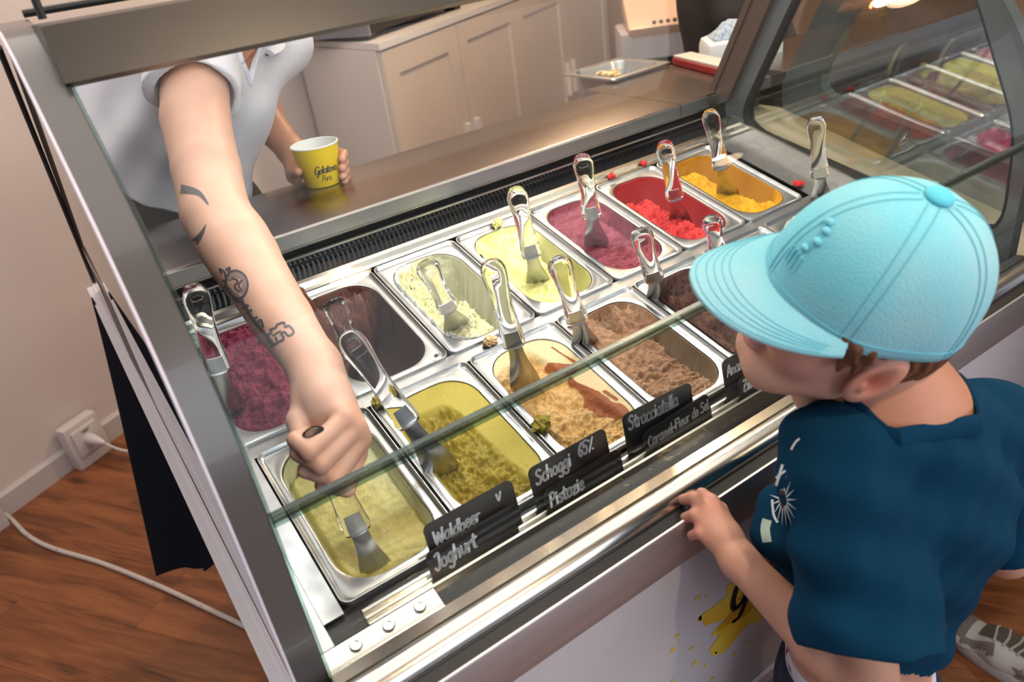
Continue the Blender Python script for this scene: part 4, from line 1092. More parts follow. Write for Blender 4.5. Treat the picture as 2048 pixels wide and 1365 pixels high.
mat('crumb_red', (0.70, 0.03, 0.035), 0.6, bump=0.5, bscale=500)
mat('crumb_lemon', (0.84, 0.80, 0.36), 0.7, bump=0.5, bscale=500)
mat('crumb_choc', (0.10, 0.035, 0.02), 0.7, bump=0.5, bscale=500)
crumb((0.1949, -0.0266, 0.003), (0.01, 0.009, 0.007), 'crumb_green', 'green pistachio crumb on the rim at the row divider', 1)
crumb((0.3955, -0.0090, 0.003), (0.0115, 0.009, 0.008), 'crumb_cream', 'cream coloured crumb beside the caramel spatula', 2)
crumb((0.3577, -0.1898, 0.003), (0.014, 0.012, 0.009), 'crumb_green', 'green pistachio lump stuck between two front pans', 3)
crumb((0.9767, 0.2741, 0.003), (0.007, 0.006, 0.005), 'crumb_red', 'red crumb on the rear lip behind the strawberry pan', 4)
crumb((0.8846, 0.2700, 0.003), (0.008, 0.006, 0.006), 'crumb_red', 'red crumb on the corner of the strawberry pan rim', 5)
crumb((1.1862, 0.0391, 0.003), (0.012, 0.009, 0.003), 'crumb_red', 'red smear on the end plate right of the mango pan', 6)
crumb((0.5914, 0.2556, 0.003), (0.009, 0.006, 0.01), 'crumb_lemon', 'pale lemon curl on the rear rim', 7)
crumb((0.3099, 0.0093, 0.003), (0.003, 0.0025, 0.002), 'crumb_choc', 'tiny chocolate crumb on the dark chocolate pan rim', 8)
crumb((0.5305, -0.0395, 0.003), (0.009, 0.005, 0.004), 'crumb_cream', 'tan smear left of the milk chocolate gelato', 9)

# spatulas: clear handle with a thumb hollow, steel blade
def spatula_parts():
    n = 20; rings = []
    def ring(z, w, t, off=0.0): return [(w * math.cos(2 * math.pi * k / n), t * math.sin(2 * math.pi * k / n) + off, z) for k in range(n)]
    prof = [(0.108, 0.0125, 0.0075), (0.1095, 0.0155, 0.0095), (0.115, 0.0168, 0.0105), (0.128, 0.0160, 0.0105), (0.150, 0.0143, 0.0098), (0.175, 0.0133, 0.0092), (0.198, 0.0136, 0.0094), (0.215, 0.0152, 0.0102), (0.230, 0.0166, 0.0106), (0.240, 0.0163, 0.0100), (0.248, 0.0138, 0.0086), (0.2525, 0.0100, 0.0062), (0.255, 0.0048, 0.0030)]
    g = MB(); g.rings([ring(*p) for p in prof])
    vs = []
    for x, y, z in g.v:   # thumb hollow near the top of the front face
        d = math.exp(-((x / 0.0095) ** 2 + ((z - 0.226) / 0.016) ** 2))
        if y < 0: y = y + 0.0075 * d
        vs.append((x, y, z))
    g.v = vs
    pr = [(0.134, 0.0085), (0.118, 0.0095), (0.106, 0.0100), (0.092, 0.0105), (0.075, 0.0130), (0.058, 0.0170), (0.040, 0.0205), (0.022, 0.0228), (0.010, 0.0225), (0.003, 0.0190), (0.0, 0.0140)]
    b = MB(); A = []; B = []
    for z, w in pr:
        yo = 0.020 * ((0.134 - z) / 0.134) ** 2.2
        A.append([(x * w, yo - 0.0055 * (1 - x * x) * min(1.0, (0.134 - z) / 0.09) * 0.8, z) for x in (-1, -0.6, -0.2, 0.2, 0.6, 1)])
        B.append([(p[0], p[1] + 0.0012, p[2]) for p in A[-1]])
    m_ = 6
    for rr in A: b.v += rr
    for rr in B: b.v += rr
    o = len(A) * m_
    for i in range(len(A) - 1):
        for j in range(m_ - 1):
            a = i * m_ + j; b.f += [(a, a + 1, a + m_ + 1, a + m_), (o + a + m_, o + a + m_ + 1, o + a + 1, o + a)]
        b.f += [(i * m_, i * m_ + m_, o + i * m_ + m_, o + i * m_), (i * m_ + m_ - 1, o + i * m_ + m_ - 1, o + i * m_ + 2 * m_ - 1, i * m_ + 2 * m_ - 1)]
    e_ = (len(A) - 1) * m_
    for j in range(m_ - 1):
        b.f += [(j + 1, j, o + j, o + j + 1), (e_ + j, e_ + j + 1, o + e_ + j + 1, o + e_ + j)]
    return g, b
SPG = 'spatulas standing in the gelato'
sp0 = None
def spatula(tip, top, label, group=SPG, spin=0.0, face=None):
    global sp0
    z = (Vector(top) - Vector(tip)).normalized()
    y = Vector((-0.10, -0.91, 1.52)) - Vector(tip) ; y = -(Vector(y) - z * Vector(y).dot(z)).normalized()
    x = y.cross(z).normalized()
    M = frame(Vector(tip), x, y, z) @ Matrix.Rotation(R(spin), 4, 'Z')
    if sp0 is None:
        sp0 = thing('spatula', label, 'spatula', M=M, group=group)
        g, b = spatula_parts()
        build('handle', g, 'clear_acrylic', sp0, True, 60); build('blade', b, 'blade_steel', sp0, True, 50)
        return sp0
    return copy_tree(sp0, M, label, group)
spatula((0.2270, 0.1092, 0.8913), (0.1736, -0.0106, 1.1097), 'clear spatula in the dark chocolate pan, upper of two crossing handles')
spatula((0.0164, 0.0823, 0.9410), (0.0198, 0.0064, 1.1844), 'clear spatula standing in the raspberry gelato at far left')
spatula((0.2123, -0.1797, 0.8791), (0.1426, -0.1275, 1.1187), 'clear spatula leaning in the olive green pistachio gelato')
spatula((0.3937, 0.0779, 0.9243), (0.2993, -0.0429, 1.1278), 'clear spatula in the chocolate flecked cream gelato')
spatula((0.5661, 0.0890, 0.9221), (0.4993, 0.0249, 1.1596), 'clear spatula in the pale lemon gelato')
spatula((0.3853, -0.1190, 0.8995), (0.3379, -0.1495, 1.1482), 'clear spatula with smeared blade in the beige caramel gelato')
spatula((0.7140, 0.1094, 0.9483), (0.6301, 0.0257, 1.1738), 'clear spatula in the plum coloured gelato')
spatula((0.5293, -0.0808, 0.8869), (0.4399, -0.1496, 1.1155), 'clear spatula in the light brown chocolate gelato')
spatula((0.9297, 0.1103, 0.9174), (0.8261, 0.0461, 1.1413), 'clear spatula in the bright red strawberry gelato')
spatula((0.7031, -0.0651, 0.9015), (0.5828, -0.1534, 1.1082), 'clear spatula in the dark chocolate gelato by the cap brim')
spatula((1.0771, 0.1198, 0.9303), (0.9697, 0.0768, 1.1575), 'clear spatula in the orange mango gelato')
spatula((0.8976, -0.0220, 0.8716), (0.7604, -0.1208, 1.0624), 'short visible tip of a spatula just above the cap brim')
spatula((1.1956, -0.0161, 0.9043), (1.0898, -0.0622, 1.1316), 'clear spatula rising behind the top of the cap')
spatula((0.0758, -0.2392, 0.8173), (0.0537, -0.2092, 1.0696), 'spatula gripped in the fist, blade in the pale yoghurt gelato', 'spatulas standing in the gelato')

# ================================================================ handwriting and price cards
GL = {
 'a': (0.62, [[(0.52, 0.55), (0.30, 0.62), (0.08, 0.40), (0.10, 0.10), (0.30, 0.0), (0.48, 0.20), (0.52, 0.55)], [(0.52, 0.55), (0.50, 0.15), (0.60, 0.0)]]),
 'b': (0.60, [[(0.10, 1.0), (0.08, 0.05), (0.32, 0.0), (0.52, 0.22), (0.42, 0.50), (0.10, 0.42)]]),
 'c': (0.52, [[(0.46, 0.52), (0.28, 0.60), (0.08, 0.36), (0.14, 0.06), (0.34, 0.0), (0.50, 0.10)]]),
 'd': (0.62, [[(0.50, 0.50), (0.28, 0.58), (0.08, 0.36), (0.12, 0.06), (0.32, 0.0), (0.50, 0.24)], [(0.54, 1.0), (0.50, 0.10), (0.60, 0.0)]]),
 'e': (0.54, [[(0.10, 0.30), (0.44, 0.36), (0.40, 0.56), (0.20, 0.58), (0.06, 0.32), (0.14, 0.04), (0.34, 0.0), (0.50, 0.12)]]),
 'g': (0.60, [[(0.50, 0.54), (0.28, 0.60), (0.08, 0.38), (0.16, 0.06), (0.36, 0.08), (0.50, 0.40)], [(0.52, 0.56), (0.50, -0.20), (0.34, -0.42), (0.10, -0.30)]]),
 'h': (0.60, [[(0.10, 1.0), (0.08, 0.0)], [(0.08, 0.30), (0.26, 0.56), (0.44, 0.50), (0.46, 0.0)]]),
 'i': (0.26, [[(0.12, 0.56), (0.12, 0.0)], [(0.13, 0.80), (0.14, 0.84)]]),
 'l': (0.26, [[(0.12, 1.0), (0.10, 0.08), (0.20, 0.0)]]),
 'm': (0.88, [[(0.08, 0.56), (0.08, 0.0)], [(0.08, 0.34), (0.24, 0.56), (0.38, 0.44), (0.40, 0.0)], [(0.40, 0.34), (0.56, 0.56), (0.70, 0.44), (0.74, 0.0)]]),
 'n': (0.58, [[(0.08, 0.56), (0.08, 0.0)], [(0.08, 0.32), (0.26, 0.56), (0.42, 0.46), (0.46, 0.0)]]),
 'o': (0.58, [[(0.30, 0.58), (0.10, 0.44), (0.08, 0.14), (0.28, 0.0), (0.48, 0.14), (0.46, 0.46), (0.30, 0.58)]]),
 'r': (0.44, [[(0.10, 0.56), (0.08, 0.0)], [(0.08, 0.30), (0.22, 0.54), (0.40, 0.54)]]),
 's': (0.48, [[(0.42, 0.52), (0.22, 0.60), (0.10, 0.46), (0.24, 0.32), (0.40, 0.20), (0.28, 0.0), (0.06, 0.06)]]),
 't': (0.44, [[(0.22, 0.90), (0.18, 0.12), (0.34, 0.0)], [(0.02, 0.60), (0.42, 0.66)]]),
 'u': (0.58, [[(0.08, 0.56), (0.10, 0.12), (0.26, 0.0), (0.44, 0.16), (0.46, 0.56)], [(0.46, 0.50), (0.48, 0.06), (0.56, 0.0)]]),
 'v': (0.60, [[(0.04, 0.56), (0.24, 0.0), (0.50, 0.62)]]),
 'z': (0.52, [[(0.06, 0.54), (0.44, 0.56), (0.08, 0.02), (0.48, 0.0)]]),
 'A': (0.72, [[(0.04, 0.0), (0.34, 1.0), (0.62, 0.0)], [(0.14, 0.34), (0.54, 0.36)]]),
 'C': (0.70, [[(0.62, 0.86), (0.40, 1.0), (0.12, 0.70), (0.10, 0.24), (0.34, 0.0), (0.62, 0.12)]]),
 'F': (0.60, [[(0.12, 1.0), (0.08, 0.0)], [(0.10, 0.98), (0.56, 1.0)], [(0.10, 0.54), (0.44, 0.58)]]),
 'G': (0.90, [[(0.74, 0.84), (0.50, 1.02), (0.16, 0.74), (0.12, 0.26), (0.36, 0.0), (0.64, 0.18), (0.72, 0.46)], [(0.46, 0.46), (0.80, 0.48), (0.72, 0.0), (0.56, -0.36), (0.30, -0.34)]]),
 'J': (0.56, [[(0.16, 0.96), (0.46, 1.0), (0.44, 0.20), (0.26, -0.06), (0.06, 0.12)]]),
 'M': (0.90, [[(0.06, 0.0), (0.16, 1.0), (0.42, 0.30), (0.70, 1.0), (0.80, 0.0)]]),
 'P': (0.62, [[(0.12, 1.0), (0.08, 0.0)], [(0.04, 0.94), (0.36, 1.02), (0.56, 0.80), (0.44, 0.56), (0.10, 0.48)]]),
 'S': (0.66, [[(0.58, 0.90), (0.34, 1.02), (0.12, 0.82), (0.28, 0.58), (0.52, 0.38), (0.44, 0.06), (0.18, -0.02), (0.02, 0.12)]]),
 'W': (0.98, [[(0.04, 1.0), (0.22, 0.0), (0.46, 0.80), (0.68, 0.0), (0.90, 1.0)]]),
 'Z': (0.66, [[(0.08, 0.96), (0.56, 1.0), (0.10, 0.04), (0.56, 0.0)], [(0.16, 0.52), (0.48, 0.52)]]),
 '6': (0.56, [[(0.44, 1.0), (0.14, 0.60), (0.10, 0.16), (0.30, 0.0), (0.48, 0.22), (0.32, 0.46), (0.12, 0.30)]]),
 '5': (0.56, [[(0.48, 1.0), (0.16, 0.98), (0.12, 0.58), (0.38, 0.60), (0.48, 0.26), (0.28, 0.0), (0.06, 0.08)]]),
 '%': (0.80, [[(0.66, 1.0), (0.16, 0.0)], [(0.16, 0.92), (0.20, 0.86)], [(0.58, 0.12), (0.62, 0.06)]]),
 '-': (0.44, [[(0.06, 0.36), (0.36, 0.38)]]), ' ': (0.40, []),
}
def smooth2(pts, n=6):
    if len(pts) < 3: return [Vector((*p, 0)) for p in pts]
    return spline([Vector((p[0], p[1], 0)) for p in pts], n)
def ribbon(mb, pts, w, place, wf=None):
    """Flat brush stroke: quads along a 2D path plus round joints; place(x, y) gives the 3D point."""
    for i in range(len(pts) - 1):
        a, b = pts[i], pts[i + 1]; d = (b - a)
        if d.length < 1e-9: continue
        d.normalize(); nrm = Vector((-d.y, d.x, 0))
        wa = (wf(a, b) if wf else w) / 2
        q = [a + nrm * wa, a - nrm * wa, b - nrm * wa, b + nrm * wa]
        mb.add([place(p.x, p.y) for p in q], [(0, 1, 2, 3)])
    for p in pts:
        ww = w / 2 * (0.98 if not wf else 0.45)
        mb.add([place(p.x + ww * math.cos(R(45 * k)), p.y + ww * math.sin(R(45 * k))) for k in range(8)], [tuple(range(8))])
def write(mb, text, x, y, h, w, place, slant=0.12, wf=None, track=1.0, jitter=0.03):
    rr = random.Random(len(text) * 7 + ord(text[0]))
    for ch in text:
        adv, strokes = GL[ch]; jy = rr.uniform(-jitter, jitter) * h
        for st in strokes:
            pts = [Vector((x + (p.x + slant * p.y) * h * 0.80, y + jy + p.y * h, 0)) for p in smooth2(st)]
            ribbon(mb, pts, w, place, wf)
        x += adv * h * 0.80 * track
    return x
TILT = R(10)
CUP = Vector((0, math.sin(TILT), math.cos(TILT))); CNRM = Vector((0, -math.cos(TILT), math.sin(TILT)))
def card(u0, u1, v, h0, h1, lines, label, yaw=0.0, roll=0.0):
    w = u1 - u0; h = h1 - h0
    O = D((u0 + u1) / 2, v, -0.008) + CUP * h0
    M = frame(O, DU, CNRM * -1, CUP) @ Matrix.Rotation(R(roll), 4, 'Y')
    t = thing('flavour_card', label, 'sign', M=M, group='chalk flavour cards')
    r = 0.009; pts = []
    for cx, cz, a0 in ((w / 2 - r, h - r, 0), (-w / 2 + r, h - r, 90)):
        for k in range(7): a = R(a0 + 15 * k); pts.append((cx + r * math.cos(a), cz + r * math.sin(a)))
    pts += [(-w / 2, 0), (w / 2, 0)]
    g = MB(); n_ = len(pts)
    g.v = [(x, -0.0009, z) for x, z in pts] + [(x, 0.0009, z) for x, z in pts]
    g.f = [tuple(range(n_)), tuple(reversed(range(n_, 2 * n_)))] + [(j, n_ + j, n_ + (j + 1) % n_, (j + 1) % n_) for j in range(n_)]
    build('board', g, 'chalkboard', t)
    g = MB()
    for text, x, y, hh in lines:
        write(g, text, -w / 2 + x, h - y, hh, hh * 0.19, lambda a, b: (a, -0.0013, b))
    build('lettering', g, 'chalk', t)
card(0.123, 0.246, -0.3025, 0.0, 0.068, [('Waldbeer', 0.008, 0.030, 0.017), ('v', 0.097, 0.019, 0.016)], 'black chalk card reading Waldbeer with a small v mark')
card(0.114, 0.235, -0.3105, -0.006, 0.043, [('Joghurt', 0.006, 0.026, 0.019)], 'black chalk card reading Joghurt, nearest to the left end')
card(0.270, 0.393, -0.3025, 0.0, 0.067, [('Schoggi', 0.007, 0.025, 0.018), ('65%', 0.075, 0.020, 0.017)], 'black chalk card reading Schoggi 65 percent')
card(0.279, 0.404, -0.3105, -0.006, 0.037, [('Pistazie', 0.006, 0.026, 0.018)], 'black chalk card reading Pistazie')
card(0.421, 0.545, -0.3025, 0.0, 0.067, [('Stracciatella', 0.007, 0.024, 0.018)], 'black chalk card reading Stracciatella', roll=2)
card(0.446, 0.571, -0.3105, -0.006, 0.040, [('Caramel-Fleur de Sel', 0.006, 0.023, 0.0140)], 'black chalk card reading Caramel-Fleur de Sel', roll=-3)
card(0.610, 0.738, -0.3025, 0.0, 0.068, [('Ananas-Minze', 0.006, 0.026, 0.0160)], 'black chalk card reading Ananas-Minze beside the boy')
card(0.628, 0.752, -0.3105, -0.006, 0.036, [('Zimt', 0.008, 0.022, 0.0165)], 'black chalk card reading Zimt, partly hidden by the boy')

# painted logo on the white front panel (a print, so a thin flat layer on the panel)
def splat(mb, cx, cz, rx, rz, seed, n=90, y=-0.4206):
    rr = random.Random(seed); ph = [rr.uniform(0, 6.28) for _ in range(6)]
    pts = []
    for k in range(n):
        a = 2 * math.pi * k / n
        r = 1 + 0.16 * math.sin(3 * a + ph[0]) + 0.13 * math.sin(5 * a + ph[1]) + 0.10 * math.sin(9 * a + ph[2]) + 0.07 * math.sin(15 * a + ph[3]) + 0.04 * math.sin(27 * a + ph[4])
        pts.append((cx + rx * r * math.cos(a), y, cz + rz * r * math.sin(a)))
    mb.add(pts + [(cx, y, cz)], [(k, (k + 1) % n, n) for k in range(n)])
def panel_part(name, mb, m):
    o = mk(name, mb.v, mb.f, m, fp); o.data.transform(Matrix.Translation(Vector((-0.6, 0, 0)))); return o
g = MB(); LX, LZ = 0.515, 0.690
splat(g, LX + 0.02, LZ - 0.045, 0.115, 0.060, 4)
for k in range(16):
    a = rnd.uniform(2.2, 5.4); d = rnd.uniform(1.15, 1.9)
    splat(g, LX + 0.02 + 0.11 * d * math.cos(a), LZ - 0.045 + 0.065 * d * math.sin(a), rnd.uniform(0.002, 0.006), rnd.uniform(0.002, 0.005), k, 16)
panel_part('paint_splash', g, 'splash_yellow')
g = MB(); splat(g, LX + 0.05, LZ - 0.03, 0.090, 0.050, 9, y=-0.4210); panel_part('paint_splash', g, 'splash_ochre')
g = MB()
def brush(a, b):
    d = (b - a).normalized(); return 0.0042 + 0.0075 * abs(d.y) * (d.y < 0 or True)
write(g, 'Gelateria', LX - 0.048, LZ - 0.042, 0.060, 0.008, lambda a, b: (a, -0.4214, b), slant=0.30, wf=brush, track=1.05)
panel_part('logo_lettering', g, 'ink_black')

# ================================================================ things on and behind the worktop
# towel hung under the side sill
g = MB(); nu, nv = 26, 30
TOWEL = [[], []]
A0, A1 = Vector((-0.0717, 0.9786, 0.8764)), Vector((-0.0543, 0.2977, 0.7040)); B0, B1 = Vector((-0.1562, 0.3311, 0.5608)), Vector((-0.0370, 0.1840, 0.6470))
P_ = []
for j in range(nv):
    q = j / (nv - 1)
    for i in range(nu):
        p = i / (nu - 1)
        c = A0.lerp(A1, p).lerp(B0.lerp(B1, p), q)
        c = c + Vector((-0.012 * math.sin(p * 9.0 + q * 1.5) * q - 0.004 * math.sin(p * 23) * q, 0, 0.012 * math.sin(p * 7 + 1) * q * q))
        P_.append(c)
off = nu * nv
g.v = [tuple(p) for p in P_] + [tuple(p + Vector((0.003, 0, 0))) for p in P_]
for j in range(nv - 1):
    for i in range(nu - 1):
        a = j * nu + i; g.f += [(a, a + 1, a + nu + 1, a + nu), (off + a + nu, off + a + nu + 1, off + a + 1, off + a)]
for i in range(nu - 1):
    g.f += [(i + 1, i, off + i, off + i + 1), ((nv - 1) * nu + i, (nv - 1) * nu + i + 1, off + (nv - 1) * nu + i + 1, off + (nv - 1) * nu + i)]
for j in range(nv - 1):
    g.f += [(j * nu, (j + 1) * nu, off + (j + 1) * nu, off + j * nu), ((j + 1) * nu + nu - 1, j * nu + nu - 1, off + j * nu + nu - 1, off + (j + 1) * nu + nu - 1)]
tag(build('black_towel', g, 'towel_black', None, True, 80), 'black cloth hanging at the left side of the case', 'towel')

# shallow steel tray of almond flakes on a grey stand behind the worktop
ux = Vector((1.0, 0.04, 0.0)).normalized(); uy = Vector((-ux.y, ux.x, 0))
M = frame(Vector((1.322, 0.735, 1.112)), ux, uy, Vector((0, 0, 1)))
t = thing('topping_tray', 'square steel tray with pale toppings behind the worktop', 'tray', M=M)
g = MB(); a = 0.108; S = [(a, a * 0.95, 0.010, -0.004), (a, a * 0.95, 0.010, 0.0), (a - 0.002, a * 0.95 - 0.002, 0.010, 0.001), (a - 0.020, a * 0.95 - 0.020, 0.030, 0.0), (a - 0.023, a * 0.95 - 0.023, 0.030, -0.006), (a - 0.034, a * 0.95 - 0.034, 0.028, -0.052), (0.03, 0.03, 0.02, -0.055)]
g.rings([rr_ring(*s) for s in S], False, True); build('tray_body', g, 'steel_pan', t, True, 40)
build('stand', MB().box((0, 0, -0.085), (0.15, 0.14, 0.05), bev=0.006), 'grey_box', t)
build('stand_frame', MB().box((-0.03, -0.01, -0.61), (0.17, 0.15, 0.98), bev=0.006), 'case_inside', t)
for k in range(30):
    c = Vector((rnd.uniform(-0.055, 0.03), rnd.uniform(-0.05, 0.035), -0.030 + rnd.uniform(0, 0.024)))
    o = None
    g = MB().ell(c, (rnd.uniform(0.012, 0.020), rnd.uniform(0.008, 0.012), 0.0022), 10, 5, M=Matrix.Rotation(rnd.uniform(0, 6), 3, 'Z') @ Matrix.Rotation(rnd.uniform(-0.6, 0.6), 3, 'X'))
    o = build('topping_flake', g, 'almond', None, True)
    o.matrix_basis = M; tag(o, 'pale curled topping flakes heaped in the steel tray', 'topping', 'topping flakes in the tray')

# red and white boards lying on the short worktop section
ba, bb_ = Vector((1.445, 0.650, 1.1005)), Vector((1.379, 0.421, 1.1005)); d = (bb_ - ba); L_ = d.length; d.normalize(); nrm = Vector((-d.y, d.x, 0))
M = frame(ba, d, nrm, Vector((0, 0, 1)))
t = thing('cutting_board', 'thin red edged board lying on the right worktop section', 'board', M=M)
build('red_base', MB().box((L_ / 2, 0.03, 0.0095), (L_, 0.06, 0.017), bev=0.003), 'red_board', t, True)
build('white_top', MB().box((L_ / 2, 0.032, 0.0215), (L_, 0.054, 0.006), bev=0.002), 'board_white', t, True)

# white rounded container with a blue cloth on it
M = frame(Vector((1.5188, 0.5752, 1.0436)), Vector((0.80, -0.60, 0)), Vector((0.60, 0.80, 0)), Vector((0, 0, 1)))
t = thing('white_container', 'white rounded plastic container beside the dark frame post', 'container', M=M)
build('body', MB().box((0.09, 0.08, 0.0), (0.20, 0.16, 0.20), bev=0.022), 'cup_white', t, True, 40)
build('pedestal', MB().box((0.09, 0.08, -0.56), (0.16, 0.12, 0.90), bev=0.01), 'grey_box', t)
o = build('blue_cloth', MB(), 'blue_cloth')
g = MB(); nu, nv = 16, 12
for j in range(nv):
    for i in range(nu):
        p, q = i / (nu - 1) - 0.5, j / (nv - 1) - 0.5
        g.v.append((0.085 + p * 0.15, 0.07 + q * 0.09, 0.103 + 0.040 * (1 - abs(2 * p) ** 3) * (1 - abs(2 * q) ** 3) + 0.006 * math.sin(17 * p + 5 * q) * math.cos(13 * q)))
g.f = [(j * nu + i, j * nu + i + 1, (j + 1) * nu + i + 1, (j + 1) * nu + i) for j in range(nv - 1) for i in range(nu - 1)]
base = len(g.v)
g.v += [(x, y, 0.1015) for x, y, z in g.v]
g.f += [tuple(base + k for k in reversed(f)) for f in list(g.f)]
ed = [i for i in range(nu)] + [j * nu + nu - 1 for j in range(1, nv)] + [(nv - 1) * nu + i for i in range(nu - 2, -1, -1)] + [j * nu for j in range(nv - 2, 0, -1)]
g.f += [(ed[k], base + ed[k], base + ed[(k + 1) % len(ed)], ed[(k + 1) % len(ed)]) for k in range(len(ed))]
bpy.data.objects.remove(o, do_unlink=True)
o = build('cleaning_cloth', g, 'blue_cloth', None, True, 80); o.matrix_basis = M
tag(o, 'folded blue and white cleaning cloth on the white container', 'cloth')

# the neighbouring case seen through the right end window: its end frame, pans and gelato
NX = 1.455
n_ = 100; A = ring_from(OUT, -0.05, 1.17, n_)
win2 = [(y * 0.86 - 0.02, (z - 1.17) * 0.86 + 1.19) for y, z in WIN]
B = ring_from(win2, -0.05, 1.17, n_)
g = MB(); g.v = [(NX, *p) for p in A] + [(NX + 0.028, *p) for p in A] + [(NX, *p) for p in B] + [(NX + 0.028, *p) for p in B]
for k in range(n_):
    j = (k + 1) % n_
    g.f += [(k, j, n_ + j, n_ + k), (2 * n_ + j, 2 * n_ + k, 3 * n_ + k, 3 * n_ + j), (j, k, 2 * n_ + k, 2 * n_ + j), (n_ + k, n_ + j, 3 * n_ + j, 3 * n_ + k)]
nbp('end_frame', g, 'grey_frame')
g = MB(); g.v = [(NX + 0.014, *p) for p in B]; g.f = [tuple(range(n_))]; nbp('end_glass', g, 'glass_end')
g = MB(); g.extrude([(-0.36, 0.80), (-0.36, 0.845), (0.30, 1.024), (0.56, 1.024), (0.56, 0.80)], XR + 0.029, NX - 0.001); nbp('joint_slab', g, 'beige_slab')
nbp('well', dprof([(-0.300, -0.135), (-0.300, -0.130), (0.31, -0.130), (0.31, -0.135)], NX + 0.03, 2.5), 'case_inside')
nbp('deck_divider', dprof([(-0.0211, -0.006), (-0.0211, -0.0045), (0.004, -0.0045), (0.004, -0.006)], NX + 0.03, 2.5), 'steel_pan')
g = MB(); g.extrude([(0.31, 0.9), (0.31, 1.10), (0.58, 1.10), (0.58, 0.9)], NX + 0.03, 2.5); nbp('rear_counter', g, 'steel_worktop')
def tinted(fn, k):
    def f(x, y, e):
        z, c = fn(x, y, e); return z, c * C3(*k)
    return f
NBB = [(d_plum, (1.0, 1.6, 0.6), 'amber brown'), (d_pistachio, (0.7, 0.9, 1.6), 'grey green'), (d_darkchoc, (0.8, 0.9, 1.6), 'blackish'), (d_pistachio, (0.75, 0.9, 1.2), 'dull green'), (d_plum, (1.3, 3.0, 2.4), 'dusty pink')]
NBF = [(d_caramel, (0.9, 0.9, 0.7), 'tan'), (d_raspberry, (1.4, 1.6, 1.5), 'berry red'), (d_lemon, (0.7, 0.75, 0.6), 'soft yellow'), (d_pistachio, (1.0, 1.1, 1.0), 'leaf green'), (d_white, (0.8, 0.75, 0.5), 'cream')]
WORDS = ['nearest the end window', 'second from the end window', 'third from the end window', 'fourth from the end window', 'farthest from the end window']
for i in range(5):
    for row, vv, L in (('rear', VB, NBB), ('front', VF, NBF)):
        fn, k, nm = L[i]
        M = pan(NX + 0.045 + i * PP, vv, 'steel pan of %s gelato, neighbouring case %s row, %s' % (nm, row, WORDS[i]), 'pans in the neighbouring case')
        gelato(M, 'nb_%s_%d' % (row, i), '%s gelato in the neighbouring case, %s row' % (nm, row), tinted(fn, k), nx=51, ny=81)

# paper cup held on the worktop
CUPB = Vector((0.3840, 0.5367, 1.1015))
t = thing('paper_cup', 'yellow paper cup with white inside held on the worktop', 'cup', CUPB)
n_ = 48
def circ(r, z): return [(r * math.cos(2 * math.pi * k / n_), r * math.sin(2 * math.pi * k / n_), z) for k in range(n_)]
CR0, CR1, CHH = 0.0345, 0.0448, 0.078
g = MB(); g.rings([circ(CR0 - 0.001, 0.0), circ(CR0, 0.001), circ(CR1, CHH)], True, False); build('wall', g, 'cup_yellow', t, True, 50)
g = MB(); g.rings([circ(CR1 - 0.0010, CHH - 0.0005), circ(CR0 + 0.0008, 0.008), circ(0.004, 0.0075)], False, True); build('lining', g, 'cup_white', t, True, 50)
g = MB(); pts = [(CR1 * math.cos(2 * math.pi * k / 64), CR1 * math.sin(2 * math.pi * k / 64), CHH) for k in range(65)]; g.tube(pts, 0.0016, 8, caps=False); build('rim', g, 'cup_white', t, True)
g = MB(); an0 = math.atan2(*[(Vector((-0.10, -0.91, 0)) - CUPB)[i] for i in (1, 0)]) + 0.10
def onc(a, b):
    r = CR0 + (CR1 - CR0) * b / CHH + 0.0004; q = an0 + a / r
    return (r * math.cos(q), r * math.sin(q), b)
write(g, 'Gelateria', -0.018, 0.028, 0.0150, 0.0020, onc, slant=0.3, wf=lambda a, b: 0.0011 + 0.0016 * abs((b - a).normalized().y), track=0.86)
write(g, 'Pura', -0.006, 0.013, 0.0115, 0.0012, onc, slant=0.3, track=0.9)
build('lettering', g, 'ink_black', t)

# ================================================================ people
SKIN = C3(0.60, 0.362, 0.275)
def paint(P, base, spots):
    c = np.ones((len(P), 3), np.float32) * base
    for ctr, rad, colr, amt in spots:
        d = np.linalg.norm(P - np.array(ctr), axis=1); w = np.clip(1.35 - d / rad, 0, 1) * amt
        c = c * (1 - w[:, None]) + C3(*colr) * w[:, None]
    return c
def nparr(*p): return [np.array(q) for q in p]
def child(root, name, P, F, m, cols=None, angle=60):
    o = mk_np(name, np.asarray(P) - np.array(root.location), F, m, root, True, angle)
    if cols is not None: set_col(o, cols)
    return o
def add(p, q, k=1.0): return tuple(a + b * k for a, b in zip(p, q))
def lerp(p, q, t): return tuple(a + (b - a) * t for a, b in zip(p, q))

EYE = Vector((-0.098, -0.914, 1.522))
def on_surf(p, off=0.002):
    d = (Vector(p) - EYE).normalized(); h = bvh_shirt.ray_cast(EYE, d); return None if h[0] is None else h[0] - d * off
